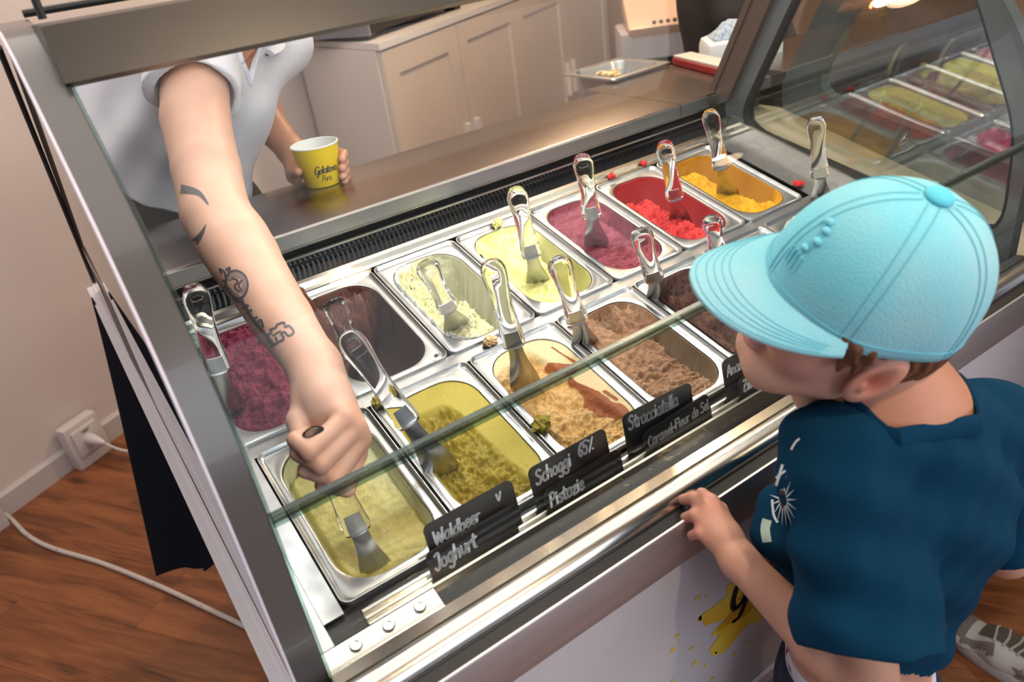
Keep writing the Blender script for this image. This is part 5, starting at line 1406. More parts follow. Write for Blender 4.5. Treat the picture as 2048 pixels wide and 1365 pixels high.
# ---------------------------------------------------------------- the server
SH = (0.1956, 0.4424, 1.3780); EL_ = (0.1053, 0.1899, 1.2045); WR = (0.1065, -0.0905, 1.0709)
UA = (0.1508, 0.3483, 1.3053); FA = (0.1066, 0.1055, 1.1576); FB = (0.1052, -0.0066, 1.1066)
srv = thing('person', 'server in a white polo shirt reaching into a pan, tattooed forearm', 'person', (0.1195, 0.8096, 1.0557))
srv.matrix_basis = Matrix.Translation(Vector((srv.location.x, srv.location.y, 0.0))); srv.location.z = 0.0
pts_all = np.array([SH, EL_, WR])
lo = pts_all.min(0) - 0.15; hi = pts_all.max(0) + 0.15; lo[1] -= 0.12; lo[2] -= 0.10
f = Field(lo, hi, 0.0021)
f.chain([SH, UA, lerp(UA, EL_, 0.55), EL_, FA, FB, WR], [0.052, 0.0500, 0.0475, 0.0468, 0.0462, 0.0380, 0.0308], 0.006)
f.ell(lerp(EL_, FA, 0.6), (0.042, 0.05, 0.042), 0.02)
# fist round the handle
IM, MM, RM, PM = (0.0948, -0.1996, 1.0560), (0.1018, -0.2048, 1.0420), (0.1025, -0.2072, 1.0269), (0.0948, -0.2061, 1.0092)
f.cone(WR, (0.0930, -0.1503, 1.0586), 0.0305, 0.030, 0.015)
f.cone((0.0982, -0.1230, 1.0644), (0.0895, -0.1752, 1.0377), 0.029, 0.027, 0.015)
f.cone((0.0944, -0.1513, 1.0584), IM, 0.022, 0.0135, 0.010); f.cone((0.0981, -0.1523, 1.0500), MM, 0.022, 0.0138, 0.010)
f.cone((0.0994, -0.1516, 1.0419), RM, 0.021, 0.0132, 0.010); f.cone((0.0960, -0.1563, 1.0317), PM, 0.020, 0.0122, 0.010)
FI = [(IM, (0.0426, -0.2221, 1.0520), (0.0370, -0.1992, 1.0576), (0.0515, -0.1846, 1.0502), 0.0122, 0.0108, 0.0094, 0.008),
      (MM, (0.0481, -0.2284, 1.0350), (0.0348, -0.2040, 1.0440), (0.0497, -0.1864, 1.0355), 0.0125, 0.0110, 0.0096, 0.008),
      (RM, (0.0559, -0.2336, 1.0136), (0.0353, -0.2100, 1.0231), (0.0504, -0.1911, 1.0167), 0.0120, 0.0106, 0.0092, 0.008),
      (PM, (0.0661, -0.2339, 0.9937), (0.0450, -0.2192, 1.0012), (0.0546, -0.2022, 0.9951), 0.0112, 0.0098, 0.0082, 0.007)]
for a, b, c, d, r0, r1, r2, r3 in FI:
    f.cone(a, b, r0, r1, 0.0022); f.cone(b, c, r1, r2, 0.0022); f.cone(c, d, r2, r3, 0.0022)
TB = (0.0801, -0.1295, 1.0585)
f.cone((0.0982, -0.1230, 1.0644), TB, 0.024, 0.018, 0.012); f.cone(TB, (0.0557, -0.1521, 1.0488), 0.0180, 0.0135, 0.008)
f.cone((0.0557, -0.1521, 1.0488), (0.0488, -0.1713, 1.0416), 0.0135, 0.0112, 0.005); f.cone((0.0488, -0.1713, 1.0416), (0.0534, -0.1825, 1.0285), 0.0112, 0.009, 0.004)
f.cone((0.0809, -0.1777, 1.0280), (0.0701, -0.1920, 1.0004), 0.020, 0.016, 0.008)
P, F = f.mesh(2)
spots = [(q, 0.022, (0.56, 0.27, 0.19), 0.35) for q in (IM, MM, RM, PM)] + [(q[1], 0.015, (0.58, 0.28, 0.20), 0.4) for q in FI] + [(q[2], 0.013, (0.62, 0.30, 0.23), 0.4) for q in FI] + [(FI[3][2], 0.010, (0.62, 0.24, 0.21), 0.6), (EL_, 0.05, (0.56, 0.30, 0.21), 0.3)]
arm = child(srv, 'arm', P, F, 'skin', paint(P, SKIN, spots))
bvh_arm = BVHTree.FromPolygons([tuple(p) for p in P], [tuple(int(i) for i in q) for q in F])
# left arm and hand round the cup
LS, LE, LW = (0.4091, 0.6820, 1.3670), (0.3662, 0.8315, 1.2309), (0.3749, 0.6599, 1.1487)
lo = np.minimum(np.minimum(np.minimum(LS, LE), LW) - 0.09, np.array(CUPB) - 0.08); hi = np.maximum(np.maximum(np.maximum(LS, LE), LW) + 0.09, np.array(CUPB) + 0.12)
f = Field(lo, hi, 0.0024)
f.chain([LS, LE], [0.050, 0.043], 0.02); f.chain([LE, lerp(LE, LW, 0.3), LW], [0.043, 0.041, 0.0275], 0.02)
cb_ = CUPB; AX = Vector((-0.10, -0.91, 1.52)) - CUPB; AX.z = 0; AX.normalize(); SX = Vector((-AX.y, AX.x, 0))   # AX towards the viewer side, SX to the viewer's right
def cp(ang, z, rr): # point round the cup: angle from the viewer side, positive to the right
    r = CR0 + (CR1 - CR0) * z / CHH + rr; a = R(ang); q = CUPB + AX * (math.cos(a) * r) + SX * (math.sin(a) * r); return (q.x, q.y, CUPB.z + z)
palm = cp(-150, 0.030, 0.020)
f.cone(LW, palm, 0.0275, 0.022, 0.015); f.cone(palm, cp(-180, 0.030, 0.016), 0.020, 0.016, 0.01)
f.cone(LW, cp(-105, 0.022, 0.016), 0.024, 0.016, 0.012)
f.cone(cp(-105, 0.022, 0.016), cp(-82, 0.034, 0.011), 0.0150, 0.0112, 0.006); f.cone(cp(-82, 0.034, 0.011), cp(-60, 0.038, 0.009), 0.0108, 0.0088, 0.004)
for z0, a1, r in ((0.046, 66, 0.0088), (0.030, 60, 0.0090), (0.014, 58, 0.0086), (0.001, 64, 0.0078)):
    f.cone(cp(180, z0, 0.012), cp(130, z0, 0.012), r + 0.002, r + 0.001, 0.004); f.cone(cp(130, z0, 0.011), cp(95, z0 + 0.001, 0.0105), r + 0.001, r, 0.002); f.cone(cp(95, z0 + 0.001, 0.0105), cp(a1, z0 - 0.003, 0.0085), r, r * 0.88, 0.002)
P, F = f.mesh(2)
child(srv, 'arm', P, F, 'skin', paint(P, C3(0.50, 0.255, 0.165), [(cp(a1 - 4, z0 - 0.003, 0.012), 0.009, (0.66, 0.34, 0.29), 0.8) for z0, a1 in ((0.046, 66), (0.030, 60), (0.014, 58), (0.001, 64))]))
bvh_larm = BVHTree.FromPolygons([tuple(p) for p in P], [tuple(int(i) for i in q) for q in F])
# polo shirt
CH = (0.2071, 0.6868, 1.2735); WAI = (0.1566, 0.7604, 1.1363); BK = (0.1327, 0.8222, 1.2711); NK = (0.3111, 0.5681, 1.3895)
f = Field(np.minimum(np.minimum(np.array(WAI), np.array(CH)) - 0.30, np.array(SH) - 0.17), np.maximum(np.array(CH), np.array(LS)) + 0.25, 0.0042)
f.cone(WAI, CH, 0.148, 0.150, 0.06); f.ell(BK, (0.13, 0.12, 0.13), 0.06)
f.cone(lerp(CH, SH, 0.35), LS, 0.105, 0.075, 0.06); f.cone(CH, lerp(SH, CH, 0.25), 0.12, 0.078, 0.06)
ud = Vector(UA) - Vector(SH); ud.normalize(); SE = Vector(SH) + ud * 0.076
f.cone(SH, tuple(Vector(SH) + ud * 0.16), 0.070, 0.072, 0.030, cut=[(tuple(SE), tuple(ud))])
f.cone(CH, NK, 0.10, 0.062, 0.05)
f.warp(lambda x, y, z: 0.0045 * np.sin(x * 26 + z * 34 + 2.2 * np.sin(y * 9)) + 0.003 * np.sin(z * 61 - x * 47 + y * 22))
f.cone(tuple(Vector(SH) + ud * 0.072), tuple(Vector(SH) + ud * 0.2), 0.0570, 0.0590, 0.002, op='sub')
HEM = (0.1530, 0.7452, 1.1505); hn = (Vector(WAI) - Vector(CH)).normalized()
f.plane(HEM, tuple(hn))
f.cone(NK, add(NK, (0.02, -0.03, 0.10)), 0.058, 0.062, 0.006, op='sub')
P, F = f.mesh(2); child(srv, 'polo_shirt', P, F, 'shirt_white', angle=80)
bvh_shirt = BVHTree.FromPolygons([tuple(p) for p in P], [tuple(int(i) for i in q) for q in F])
# open V of the polo: skin wedge and placket edges lying on the shirt
g = MB(); q_ = [on_surf(p) for p in ((0.3036, 0.5508, 1.3766), (0.3415, 0.5525, 1.3726), (0.3155, 0.5395, 1.3495), (0.3024, 0.5357, 1.3319), (0.2996, 0.5356, 1.3495))]
if None not in q_: g.add(q_, [(0, 1, 2, 3, 4)]); o = mk('neck_opening', [Vector(p) - Vector(srv.location) for p in g.v], g.f, 'skin', srv); set_col(o, np.ones((5, 3)) * C3(0.36, 0.16, 0.10))
g = MB()
for pp in ([(0.2979, 0.5526, 1.3742), (0.2953, 0.5385, 1.3502), (0.2946, 0.5273, 1.3119)], [(0.3430, 0.5515, 1.3724), (0.3191, 0.5359, 1.3473), (0.2946, 0.5273, 1.3119)]):
    L = [on_surf(p) for p in spline(pp, 8)]
    if None not in L: g.tube(L, 0.0045, 8)
if g.v: mk('placket', [Vector(p) - Vector(srv.location) for p in g.v], g.f, 'shirt_white', srv, True)
# neck, head and hair (mostly above the canopy)
HD = add(NK, (0.030, -0.055, 0.160))
f = Field(np.array(HD) - 0.26, np.array(HD) + 0.16, 0.0035)
f.cone(lerp(CH, NK, 0.7), HD, 0.062, 0.056, 0.03); f.ell(HD, (0.072, 0.094, 0.105), 0.02); f.ell(add(HD, (0.0, -0.045, -0.060)), (0.045, 0.050, 0.055), 0.03)
f.cone(add(HD, (0, -0.098, 0.012)), add(HD, (0, -0.112, -0.020)), 0.009, 0.013, 0.012)
for sx in (-1, 1):
    f.ell(add(HD, (sx * 0.030, -0.092, 0.010)), (0.016, 0.012, 0.010), 0.010, op='sub'); f.ell(add(HD, (sx * 0.074, 0.010, -0.012)), (0.008, 0.018, 0.030), 0.008)
f.ell(add(HD, (0, -0.102, -0.055)), (0.022, 0.008, 0.006), 0.006)
P, F = f.mesh(2); child(srv, 'head', P, F, 'skin', paint(P, SKIN, [(add(HD, (0, -0.105, -0.055)), 0.022, (0.5, 0.17, 0.14), 0.7)] + [(add(HD, (sx * 0.030, -0.09, 0.012)), 0.013, (0.05, 0.03, 0.02), 0.8) for sx in (-1, 1)]))
f = Field(np.array(HD) - 0.16, np.array(HD) + 0.17, 0.004)
f.ell(add(HD, (0, 0.016, 0.020)), (0.083, 0.094, 0.105), 0.01); f.ell(add(HD, (0, -0.075, -0.055)), (0.085, 0.085, 0.100), 0.02, op='sub')
P, F = f.mesh(2); child(srv, 'hair', P, F, 'hair_dark')
# collar and trousers
cn = Vector(NK); g = MB()
cax = (Vector(HD) - cn).normalized(); ca = cax.cross(Vector((0, 1, 0))).normalized(); cbv = cax.cross(ca)
ring = []
for k in range(26):
    a = R(-150 + 300 * k / 25); ring.append(cn - cax * 0.008 + ca * (0.066 * math.sin(a)) + cbv * (0.066 * math.cos(a)) * (1 if cbv.y > 0 else -1))
g.tube(ring, 0.013, 10, flat=0.35, up=tuple(cax)); o = mk('collar', [Vector(p) - Vector(srv.location) for p in g.v], g.f, 'shirt_white', srv, True)
PV = (WAI[0] - 0.01, WAI[1] + 0.03, WAI[2] - 0.10)
f = Field((PV[0] - 0.25, PV[1] - 0.20, -0.01), (PV[0] + 0.25, PV[1] + 0.22, PV[2] + 0.20), 0.007)
f.ell(PV, (0.165, 0.125, 0.14), 0.03); f.cone(WAI, PV, 0.132, 0.14, 0.03)
for sx in (-0.085, 0.085):
    f.cone((PV[0] + sx, PV[1], PV[2] - 0.02), (PV[0] + sx * 1.2, PV[1] + 0.02, 0.50), 0.092, 0.066, 0.03); f.cone((PV[0] + sx * 1.2, PV[1] + 0.02, 0.50), (PV[0] + sx * 1.3, PV[1] + 0.03, 0.085), 0.066, 0.052, 0.02)
    f.cone((PV[0] + sx * 1.3, PV[1] + 0.03, 0.045), (PV[0] + sx * 1.35, PV[1] - 0.12, 0.035), 0.044, 0.036, 0.02)
f.plane((0, 0, 0.002), (0, 0, -1))
P, F = f.mesh(1); child(srv, 'trousers', P, F, 'trousers_black')
# tattoos: thin ink layers lying on the skin
EYE = Vector((-0.098, -0.914, 1.522))
def on_skin(bvh, p, off=0.0006):
    d = (Vector(p) - EYE).normalized(); h = bvh.ray_cast(EYE, d)
    if h[0] is None: return None
    return h[0] + h[1] * (off if h[1].dot(d) < 0 else -off)
def ink(name, strokes, m, bvh, root, w=0.0016):
    """strokes: lists of guide points in space near the skin, and a width; each is dropped onto the surface."""
    g = MB()
    for st in strokes:
        ww = st[0]; pts = spline([Vector(p) for p in st[1]], 6) if len(st[1]) > 2 else [Vector(p) for p in st[1]]
        den = []
        for a, b in zip(pts[:-1], pts[1:]):
            k = max(1, int((b - a).length / 0.003)); den += [a.lerp(b, i / k) for i in range(k)]
        den.append(pts[-1]); L = []
        for i, p in enumerate(den):
            t = (den[min(i + 1, len(den) - 1)] - den[max(i - 1, 0)]).normalized(); s = t.cross(p - EYE).normalized()
            wi = ww * (st[2](i / max(len(den) - 1, 1)) if len(st) > 2 else 1.0) / 2
            L.append((on_skin(bvh, p + s * wi), on_skin(bvh, p - s * wi)))
        for (a, b), (c, d) in zip(L[:-1], L[1:]):
            if None in (a, b, c, d): continue
            if max((a - c).length, (b - d).length, (a - b).length) > 0.03: continue
            g.add([a, b, d, c], [(0, 1, 2, 3)])
    if g.v: return mk(name, [Vector(p) - Vector(root.location) for p in g.v], g.f, m, root)
mid = lambda t: max(0.12, math.sin(math.pi * min(max(t, 0), 1)) ** 0.7)
ink('tattoo', [(0.0125, [(0.0759, 0.2137, 1.2451), (0.0878, 0.2037, 1.2406), (0.0935, 0.1847, 1.2370), (0.0971, 0.1736, 1.2232)], lambda t: max(0.1, (1 - t) ** 0.7)),
               (0.0100, [(0.0609, 0.1674, 1.1809), (0.0731, 0.1660, 1.1897), (0.0846, 0.1667, 1.2011)], lambda t: max(0.1, (1 - t) ** 0.8))], 'tattoo_ink', bvh_arm, srv)
ink('tattoo', [(0.0035, [(0.0743, 0.0580, 1.1269), (0.0776, 0.0491, 1.1162), (0.0785, 0.0387, 1.1010)]), (0.0042, [(0.0785, 0.0387, 1.1010), (0.0838, 0.0264, 1.0869), (0.0898, 0.0105, 1.0679)]), (0.0028, [(0.0776, 0.0765, 1.1583), (0.0858, 0.0720, 1.1589), (0.0919, 0.0639, 1.1519), (0.0902, 0.0572, 1.1401), (0.0811, 0.0557, 1.1295), (0.0716, 0.0607, 1.1286), (0.0675, 0.0690, 1.1377), (0.0692, 0.0756, 1.1494), (0.0776, 0.0765, 1.1583)]), (0.0022, [(0.0771, 0.0726, 1.1518), (0.0820, 0.0668, 1.1474), (0.0759, 0.0663, 1.1412), (0.0788, 0.0604, 1.1347)]), (0.0022, [(0.0878, 0.0636, 1.1477), (0.0811, 0.0643, 1.1427), (0.0814, 0.0594, 1.1355)]), (0.0024, [(0.0683, 0.0817, 1.1580), (0.0686, 0.0854, 1.1640), (0.0723, 0.0802, 1.1592), (0.0707, 0.0770, 1.1528)]), (0.0030, [(0.0743, 0.0803, 1.1613), (0.0798, 0.0785, 1.1634), (0.0758, 0.0766, 1.1568)]), (0.0026, [(0.0660, 0.0787, 1.1512), (0.0683, 0.0739, 1.1460), (0.0634, 0.0738, 1.1413)]), (0.0030, [(0.0694, 0.0622, 1.1289), (0.0728, 0.0567, 1.1236), (0.0791, 0.0539, 1.1250)]), (0.0034, [(0.0737, 0.0506, 1.1150), (0.0820, 0.0480, 1.1185)]), (0.0034, [(0.0744, 0.0462, 1.1089), (0.0833, 0.0432, 1.1123)]), (0.0030, [(0.0769, 0.0390, 1.1000), (0.0858, 0.0360, 1.1035)]), (0.0032, [(0.0793, 0.0335, 1.0936), (0.0875, 0.0325, 1.0996), (0.0863, 0.0270, 1.0901)]), (0.0028, [(0.0831, 0.0054, 1.0744), (0.0843, 0.0115, 1.0849), (0.0905, 0.0096, 1.0875), (0.0909, 0.0116, 1.0910), (0.0976, 0.0085, 1.0924), (0.1007, 0.0087, 1.0955), (0.1085, 0.0049, 1.0966), (0.1079, 0.0018, 1.0913), (0.1123, -0.0001, 1.0924), (0.1144, -0.0066, 1.0843), (0.1070, -0.0041, 1.0813), (0.1050, -0.0000, 1.0858), (0.1005, 0.0019, 1.0847), (0.1008, -0.0022, 1.0787), (0.0930, 0.0009, 1.0764), (0.0933, 0.0045, 1.0823)]), (0.0022, [(0.0906, 0.0072, 1.0839), (0.1015, 0.0035, 1.0882)]), (0.0030, [(0.0827, 0.0041, 1.0721), (0.0925, 0.0004, 1.0753)])], 'tattoo_ink', bvh_arm, srv)
ink('tattoo', [(0.0060, [(0.0729, 0.0739, 1.1501), (0.0796, 0.0732, 1.1550), (0.0876, 0.0668, 1.1525), (0.0885, 0.0607, 1.1440), (0.0815, 0.0578, 1.1330)]), (0.0055, [(0.0679, 0.0710, 1.1412), (0.0703, 0.0647, 1.1336), (0.0757, 0.0594, 1.1303)]), (0.0060, [(0.0758, 0.0543, 1.1225), (0.0782, 0.0428, 1.1071), (0.0828, 0.0298, 1.0913)])], 'tattoo_shade', bvh_arm, srv)
ink('tattoo', [(0.0018, [(0.3552, 0.7786, 1.2213), (0.3644, 0.7620, 1.2042), (0.3374, 0.7567, 1.1714), (0.3325, 0.7689, 1.1859), (0.3552, 0.7786, 1.2213)]), (0.0014, [(0.3552, 0.7786, 1.2213), (0.3513, 0.7667, 1.1995), (0.3374, 0.7567, 1.1714)]), (0.0014, [(0.3644, 0.7620, 1.2042), (0.3423, 0.7723, 1.1999)]), (0.0014, [(0.3325, 0.7689, 1.1859), (0.3545, 0.7613, 1.1941)])], 'tattoo_ink', bvh_larm, srv)

# ---------------------------------------------------------------- the boy
boy = thing('person', 'boy in light blue cap and dark blue T-shirt leaning at the case', 'person', (0.5350, -0.5597, 0.6550))
boy.location.z = 0.0; boy.matrix_basis = Matrix.Translation(boy.location)
HO = np.array((0.4976, -0.5577, 1.1932))
hF = np.array((-0.8400, 0.4700, 0.2695)); hF = hF / np.linalg.norm(hF)
hU = np.array((0.0395, -0.4423, 0.8962)); hU = hU - hF * (hU @ hF); hU /= np.linalg.norm(hU)
hS = np.cross(hU, hF)     # towards the boy's left
if hS @ np.array((-0.5705, -0.7483, -0.3360)) < 0: hS = -hS
HB = np.stack([hF, hS, hU])          # rows: local axes
def hl(x, y, z): return HO + x * hF + y * hS + z * hU
def hloc(Pl): return HO + np.asarray(Pl) @ HB
# head in its own frame: x forward, y to the boy's left (towards the viewer), z up
f = Field((-0.125, -0.105, -0.20), (0.135, 0.105, 0.12), 0.0020)
f.ell((-0.006, 0, -0.002), (0.092, 0.074, 0.078), 0.02)
f.ell((0.016, 0, -0.060), (0.060, 0.060, 0.070), 0.03)
f.ell((0.042, 0, -0.122), (0.034, 0.036, 0.024), 0.024)
f.cone((0.010, 0.045, -0.100), (0.055, 0.020, -0.125), 0.018, 0.016, 0.02); f.cone((0.010, -0.045, -0.100), (0.055, -0.020, -0.125), 0.018, 0.016, 0.02)
f.ell((0.044, 0.030, -0.072), (0.028, 0.026, 0.028), 0.015); f.ell((0.044, -0.030, -0.072), (0.028, 0.026, 0.028), 0.015)
f.cone((0.072, 0, -0.030), (0.096, 0, -0.060), 0.0075, 0.0100, 0.009); f.ell((0.086, 0.009, -0.064), (0.008, 0.006, 0.006), 0.006); f.ell((0.086, -0.009, -0.064), (0.008, 0.006, 0.006), 0.006)
for s_ in (-1, 1):
    f.ell((0.080, s_ * 0.030, -0.034), (0.016, 0.017, 0.012), 0.010, op='sub'); f.ell((0.062, s_ * 0.030, -0.035), (0.011, 0.0125, 0.011), 0.002)
f.ell((0.077, 0, -0.087), (0.011, 0.020, 0.0055), 0.005); f.ell((0.074, 0, -0.098), (0.011, 0.017, 0.0055), 0.005)
f.cone((-0.025, 0, -0.050), (-0.050, 0, -0.160), 0.052, 0.050, 0.03)
for s_ in (-1, 1):   # ears
    A_ = np.array([[0.94, 0, 0.34], [0, 1, 0], [-0.34, 0, 0.94]])
    f.ell((-0.008, s_ * 0.074, -0.060), (0.021, 0.0085, 0.034), 0.006, axes=A_)
    f.ell((-0.003, s_ * 0.083, -0.056), (0.0125, 0.0065, 0.022), 0.005, op='sub', axes=A_)
    f.ell((0.004, s_ * 0.078, -0.066), (0.004, 0.004, 0.007), 0.003)
P, F = f.mesh(2)
sp = [((0.080, 0, -0.092), 0.019, (0.55, 0.19, 0.17), 0.55), ((0.068, 0.045, -0.078), 0.030, (0.60, 0.27, 0.22), 0.45), ((0.066, -0.045, -0.078), 0.030, (0.60, 0.27, 0.22), 0.45), ((-0.008, 0.083, -0.058), 0.030, (0.60, 0.22, 0.16), 0.6), ((-0.003, 0.080, -0.056), 0.012, (0.32, 0.07, 0.05), 0.8),
      ((0.096, 0, -0.060), 0.016, (0.60, 0.25, 0.20), 0.4), ((0.040, 0.062, -0.085), 0.0022, (0.22, 0.08, 0.05), 1.0), ((0.072, 0.034, -0.034), 0.011, (0.24, 0.12, 0.09), 0.6), ((0.072, -0.034, -0.034), 0.011, (0.24, 0.12, 0.09), 0.6)]
cols = paint(P, C3(0.60, 0.335, 0.255), sp)
headF = F
child(boy, 'head', hloc(P), F, 'skin', cols)
# eyelashes and eyebrow strokes
g = MB()
for s_ in (1, -1):
    for k in range(9):
        a = Vector(hl(0.073 - 0.0014 * k, s_ * (0.024 + 0.0022 * k), -0.034)); b = a + Vector(hF * 0.006 + hS * s_ * 0.003 - hU * 0.004); g.tube([a, b], [0.0006, 0.0002], 4)
    for k in range(10):
        a = Vector(hl(0.080 - 0.0024 * k, s_ * (0.016 + 0.0034 * k), -0.016 - 0.0004 * k)); b = a + Vector(-hF * 0.004 + hS * s_ * 0.008); g.tube([a, b], [0.0008, 0.0003], 4)
mk('eyelashes', [Vector(p) - boy.location for p in g.v], g.f, 'hair_brown', boy)
# hair below the cap
f = Field((-0.13, -0.11, -0.125), (0.10, 0.11, 0.06), 0.0024)
f.ell((-0.012, 0, -0.014), (0.0935, 0.0752, 0.078), 0.01)
f.ell((-0.045, 0, -0.054), (0.060, 0.066, 0.056), 0.015)
f.ell((0.100, 0, -0.050), (0.080, 0.11, 0.075), 0.006, op='sub')
for s_ in (-1, 1):
    f.cone((0.030, s_ * 0.067, -0.022), (0.030, s_ * 0.071, -0.052), 0.011, 0.0030, 0.006); f.cone((0.016, s_ * 0.069, -0.022), (0.014, s_ * 0.073, -0.058), 0.010, 0.0025, 0.004); f.cone((0.040, s_ * 0.064, -0.016), (0.043, s_ * 0.066, -0.040), 0.009, 0.0022, 0.004)
    f.ell((-0.004, s_ * 0.085, -0.062), (0.026, 0.018, 0.036), 0.004, op='sub')
f.warp(lambda x, y, z: 0.0016 * np.sin(x * 420 + 3 * np.sin(z * 90)) * np.clip((-0.01 - z) * 60, 0, 1))
P, F = f.mesh(1); child(boy, 'hair', hloc(P), F, 'hair_brown')
# cap: a thing of its own, worn on the head
Mc = frame(HO, hF, hS, hU) if np.linalg.det(np.stack([hF, hS, hU])) > 0 else frame(HO, hF, hS, hU)
cap = thing('baseball_cap', 'light turquoise cotton baseball cap worn by the boy', 'cap', tuple(HO))
def capm(mb, name, m, smooth=True, angle=60):
    vs = [HO + p[0] * hF + p[1] * hS + p[2] * hU for p in mb.v]
    return mk(name, [Vector(v) - Vector(HO) for v in vs], mb.f, m, cap, smooth, angle)
def crown(th, q):   # th: angle round, q: 0 rim .. 1 top
    a = q * math.pi / 2
    rx, ry, rz = 0.1030, 0.0800, 0.1020
    seam = 0.0
    for k in range(6):
        d = math.atan2(math.sin(th - R(60 * k)), math.cos(th - R(60 * k))); seam += math.exp(-(d / 0.045) ** 2)
    r = math.cos(a) ** 0.72
    wob = 1 + 0.012 * math.sin(3 * th + 1.0) * math.sin(a * 2) + 0.010 * math.sin(7 * th + 4 * q) * (1 - q) - 0.010 * seam * (1 - q * 0.6)
    x = rx * r * math.cos(th) * wob - 0.006; y = ry * r * math.sin(th) * wob; z = rz * math.sin(a) ** 0.92 - 0.012
    back = max(0.0, -math.cos(th)); z -= 0.030 * back ** 2 * (1 - q) ; z -= 0.012 * abs(math.sin(th)) * (1 - q)
    return (x, y, z)
g = MB(); nu, nv = 120, 34
rings = [[crown(2 * math.pi * i / nu, j / (nv - 1) * 0.985) for i in range(nu)] for j in range(nv)]
inner = [[(p[0] * 0.975, p[1] * 0.975, p[2] - 0.0015) for p in r] for r in reversed(rings[:6])]
g.rings(inner + rings, False, True); capm(g, 'crown', 'cap_cotton')
def seam_line(mb, th, dth, r=0.0004):
    pts = [crown(th + dth / max(math.cos(q * 1.5), 0.12), q) for q in [0.02 + 0.93 * k / 40 for k in range(41)]]
    mb.tube([Vector(p) * 1.004 + Vector((0, 0, 0.0003)) for p in pts], r, 5)
for k in range(6):
    for dth in (-0.055, 0.055):
        g = MB(); seam_line(g, R(60 * k), dth * 0.8); capm(g, 'seam_stitching', 'cap_stitch')
g = MB(); pts = [Vector(crown(2 * math.pi * i / 90, 0.055)) * 1.003 for i in range(91)]; g.tube(pts, 0.0006, 5, caps=False); capm(g, 'seam_stitching', 'cap_stitch')
top = Vector(crown(0, 0.985)); g = MB().ell((-0.006, 0, 0.0920), (0.0125, 0.0125, 0.0055)); capm(g, 'button', 'cap_button')
def brim(s, q):   # s -1..1 across, q 0..1 outwards
    a = s * R(62)
    base = Vector((0.1030 * math.cos(a) - 0.007, 0.0800 * math.sin(a), -0.011 - 0.006 * abs(math.sin(a))))
    ln = 0.068 * max(math.cos(s * R(90) * 0.997), 0.0) ** 0.62
    p = base + Vector((ln * q * (0.90 + 0.10 * math.cos(a)), 0.010 * q * math.sin(a), 0))
    p.z -= 0.026 * q ** 1.25 * math.cos(a) * 0.7 + 0.020 * (abs(p.y) / 0.09) ** 2 * q * (ln / 0.068)
    return p
nu, nv = 61, 16; g = MB()
T = [brim(-1 + 2 * i / (nu - 1), j / (nv - 1)) for j in range(nv) for i in range(nu)]
g.v = [tuple(p + Vector((0, 0, 0.0016))) for p in T] + [tuple(p - Vector((0, 0, 0.0016))) for p in T]; o_ = nu * nv
for j in range(nv - 1):
    for i in range(nu - 1):
        a = j * nu + i; g.f += [(a, a + nu, a + nu + 1, a + 1), (o_ + a + 1, o_ + a + nu + 1, o_ + a + nu, o_ + a)]
for i in range(nu - 1):
    a = (nv - 1) * nu + i; g.f.append((a + 1, a, o_ + a, o_ + a + 1))
capm(g, 'brim', 'cap_cotton')
for q in (0.93, 0.80, 0.70, 0.60, 0.50):
    g = MB(); g.tube([brim(-0.93 + 1.86 * i / 50, q) + Vector((0, 0, 0.0018)) for i in range(51)], 0.00045, 5); capm(g, 'brim_stitching', 'cap_stitch')
g = MB()
def oncrown(th, q, r):
    p = Vector(crown(th, q)); g.ell(p * 1.012, (r, r, r * 0.9), 10, 6)
for dth, dq, r in ((0.20, 0.30, 0.0040), (0.24, 0.37, 0.0042), (0.20, 0.44, 0.0040), (0.12, 0.48, 0.0038)): oncrown(dth, dq, r)
for dth in (0.10, 0.16, 0.22, 0.28):
    g.tube([Vector(crown(dth, 0.16)) * 1.008, Vector(crown(dth - 0.03, 0.25)) * 1.008], 0.0012, 6)
capm(g, 'embroidery', 'cap_cotton')

# body
NKB = (0.5394, -0.5733, 1.0372); LSH = (0.4639, -0.5626, 1.0057); RSH = (0.6961, -0.5908, 0.9270)
CHB = (0.5688, -0.5715, 0.9028); WSB = (0.5487, -0.5534, 0.7079); PVB = (WSB[0] + 0.012, WSB[1] - 0.008, WSB[2] - 0.13)
LEL = (0.4137, -0.6560, 0.7756); LWR = (0.3999, -0.4944, 0.8542)
REL = (0.7545, -0.6252, 0.7223); RWR = (0.8463, -0.6443, 0.7045)
f = Field(np.minimum(np.minimum(LWR, WSB), LEL) - 0.14, np.maximum(np.maximum(np.maximum(RWR, NKB), RSH) + 0.10, np.array((0.4428, -0.3746, 0.8400)) + 0.03), 0.0027)
f.cone(hl(-0.035, 0, -0.085), NKB, 0.047, 0.052, 0.02); f.cone(NKB, lerp(LSH, NKB, 0.12), 0.046, 0.036, 0.035); f.cone(NKB, lerp(RSH, NKB, 0.12), 0.046, 0.036, 0.035)
f.cone(lerp(NKB, CHB, 0.4), CHB, 0.072, 0.086, 0.03); f.cone(CHB, WSB, 0.086, 0.080, 0.03); f.cone(WSB, PVB, 0.080, 0.088, 0.03)
f.chain([LSH, lerp(LSH, LEL, 0.5), LEL], [0.037, 0.033, 0.029], 0.015); f.chain([LEL, lerp(LEL, LWR, 0.35), LWR], [0.029, 0.0275, 0.0200], 0.012)
f.chain([RSH, REL, RWR], [0.036, 0.028, 0.020], 0.015)
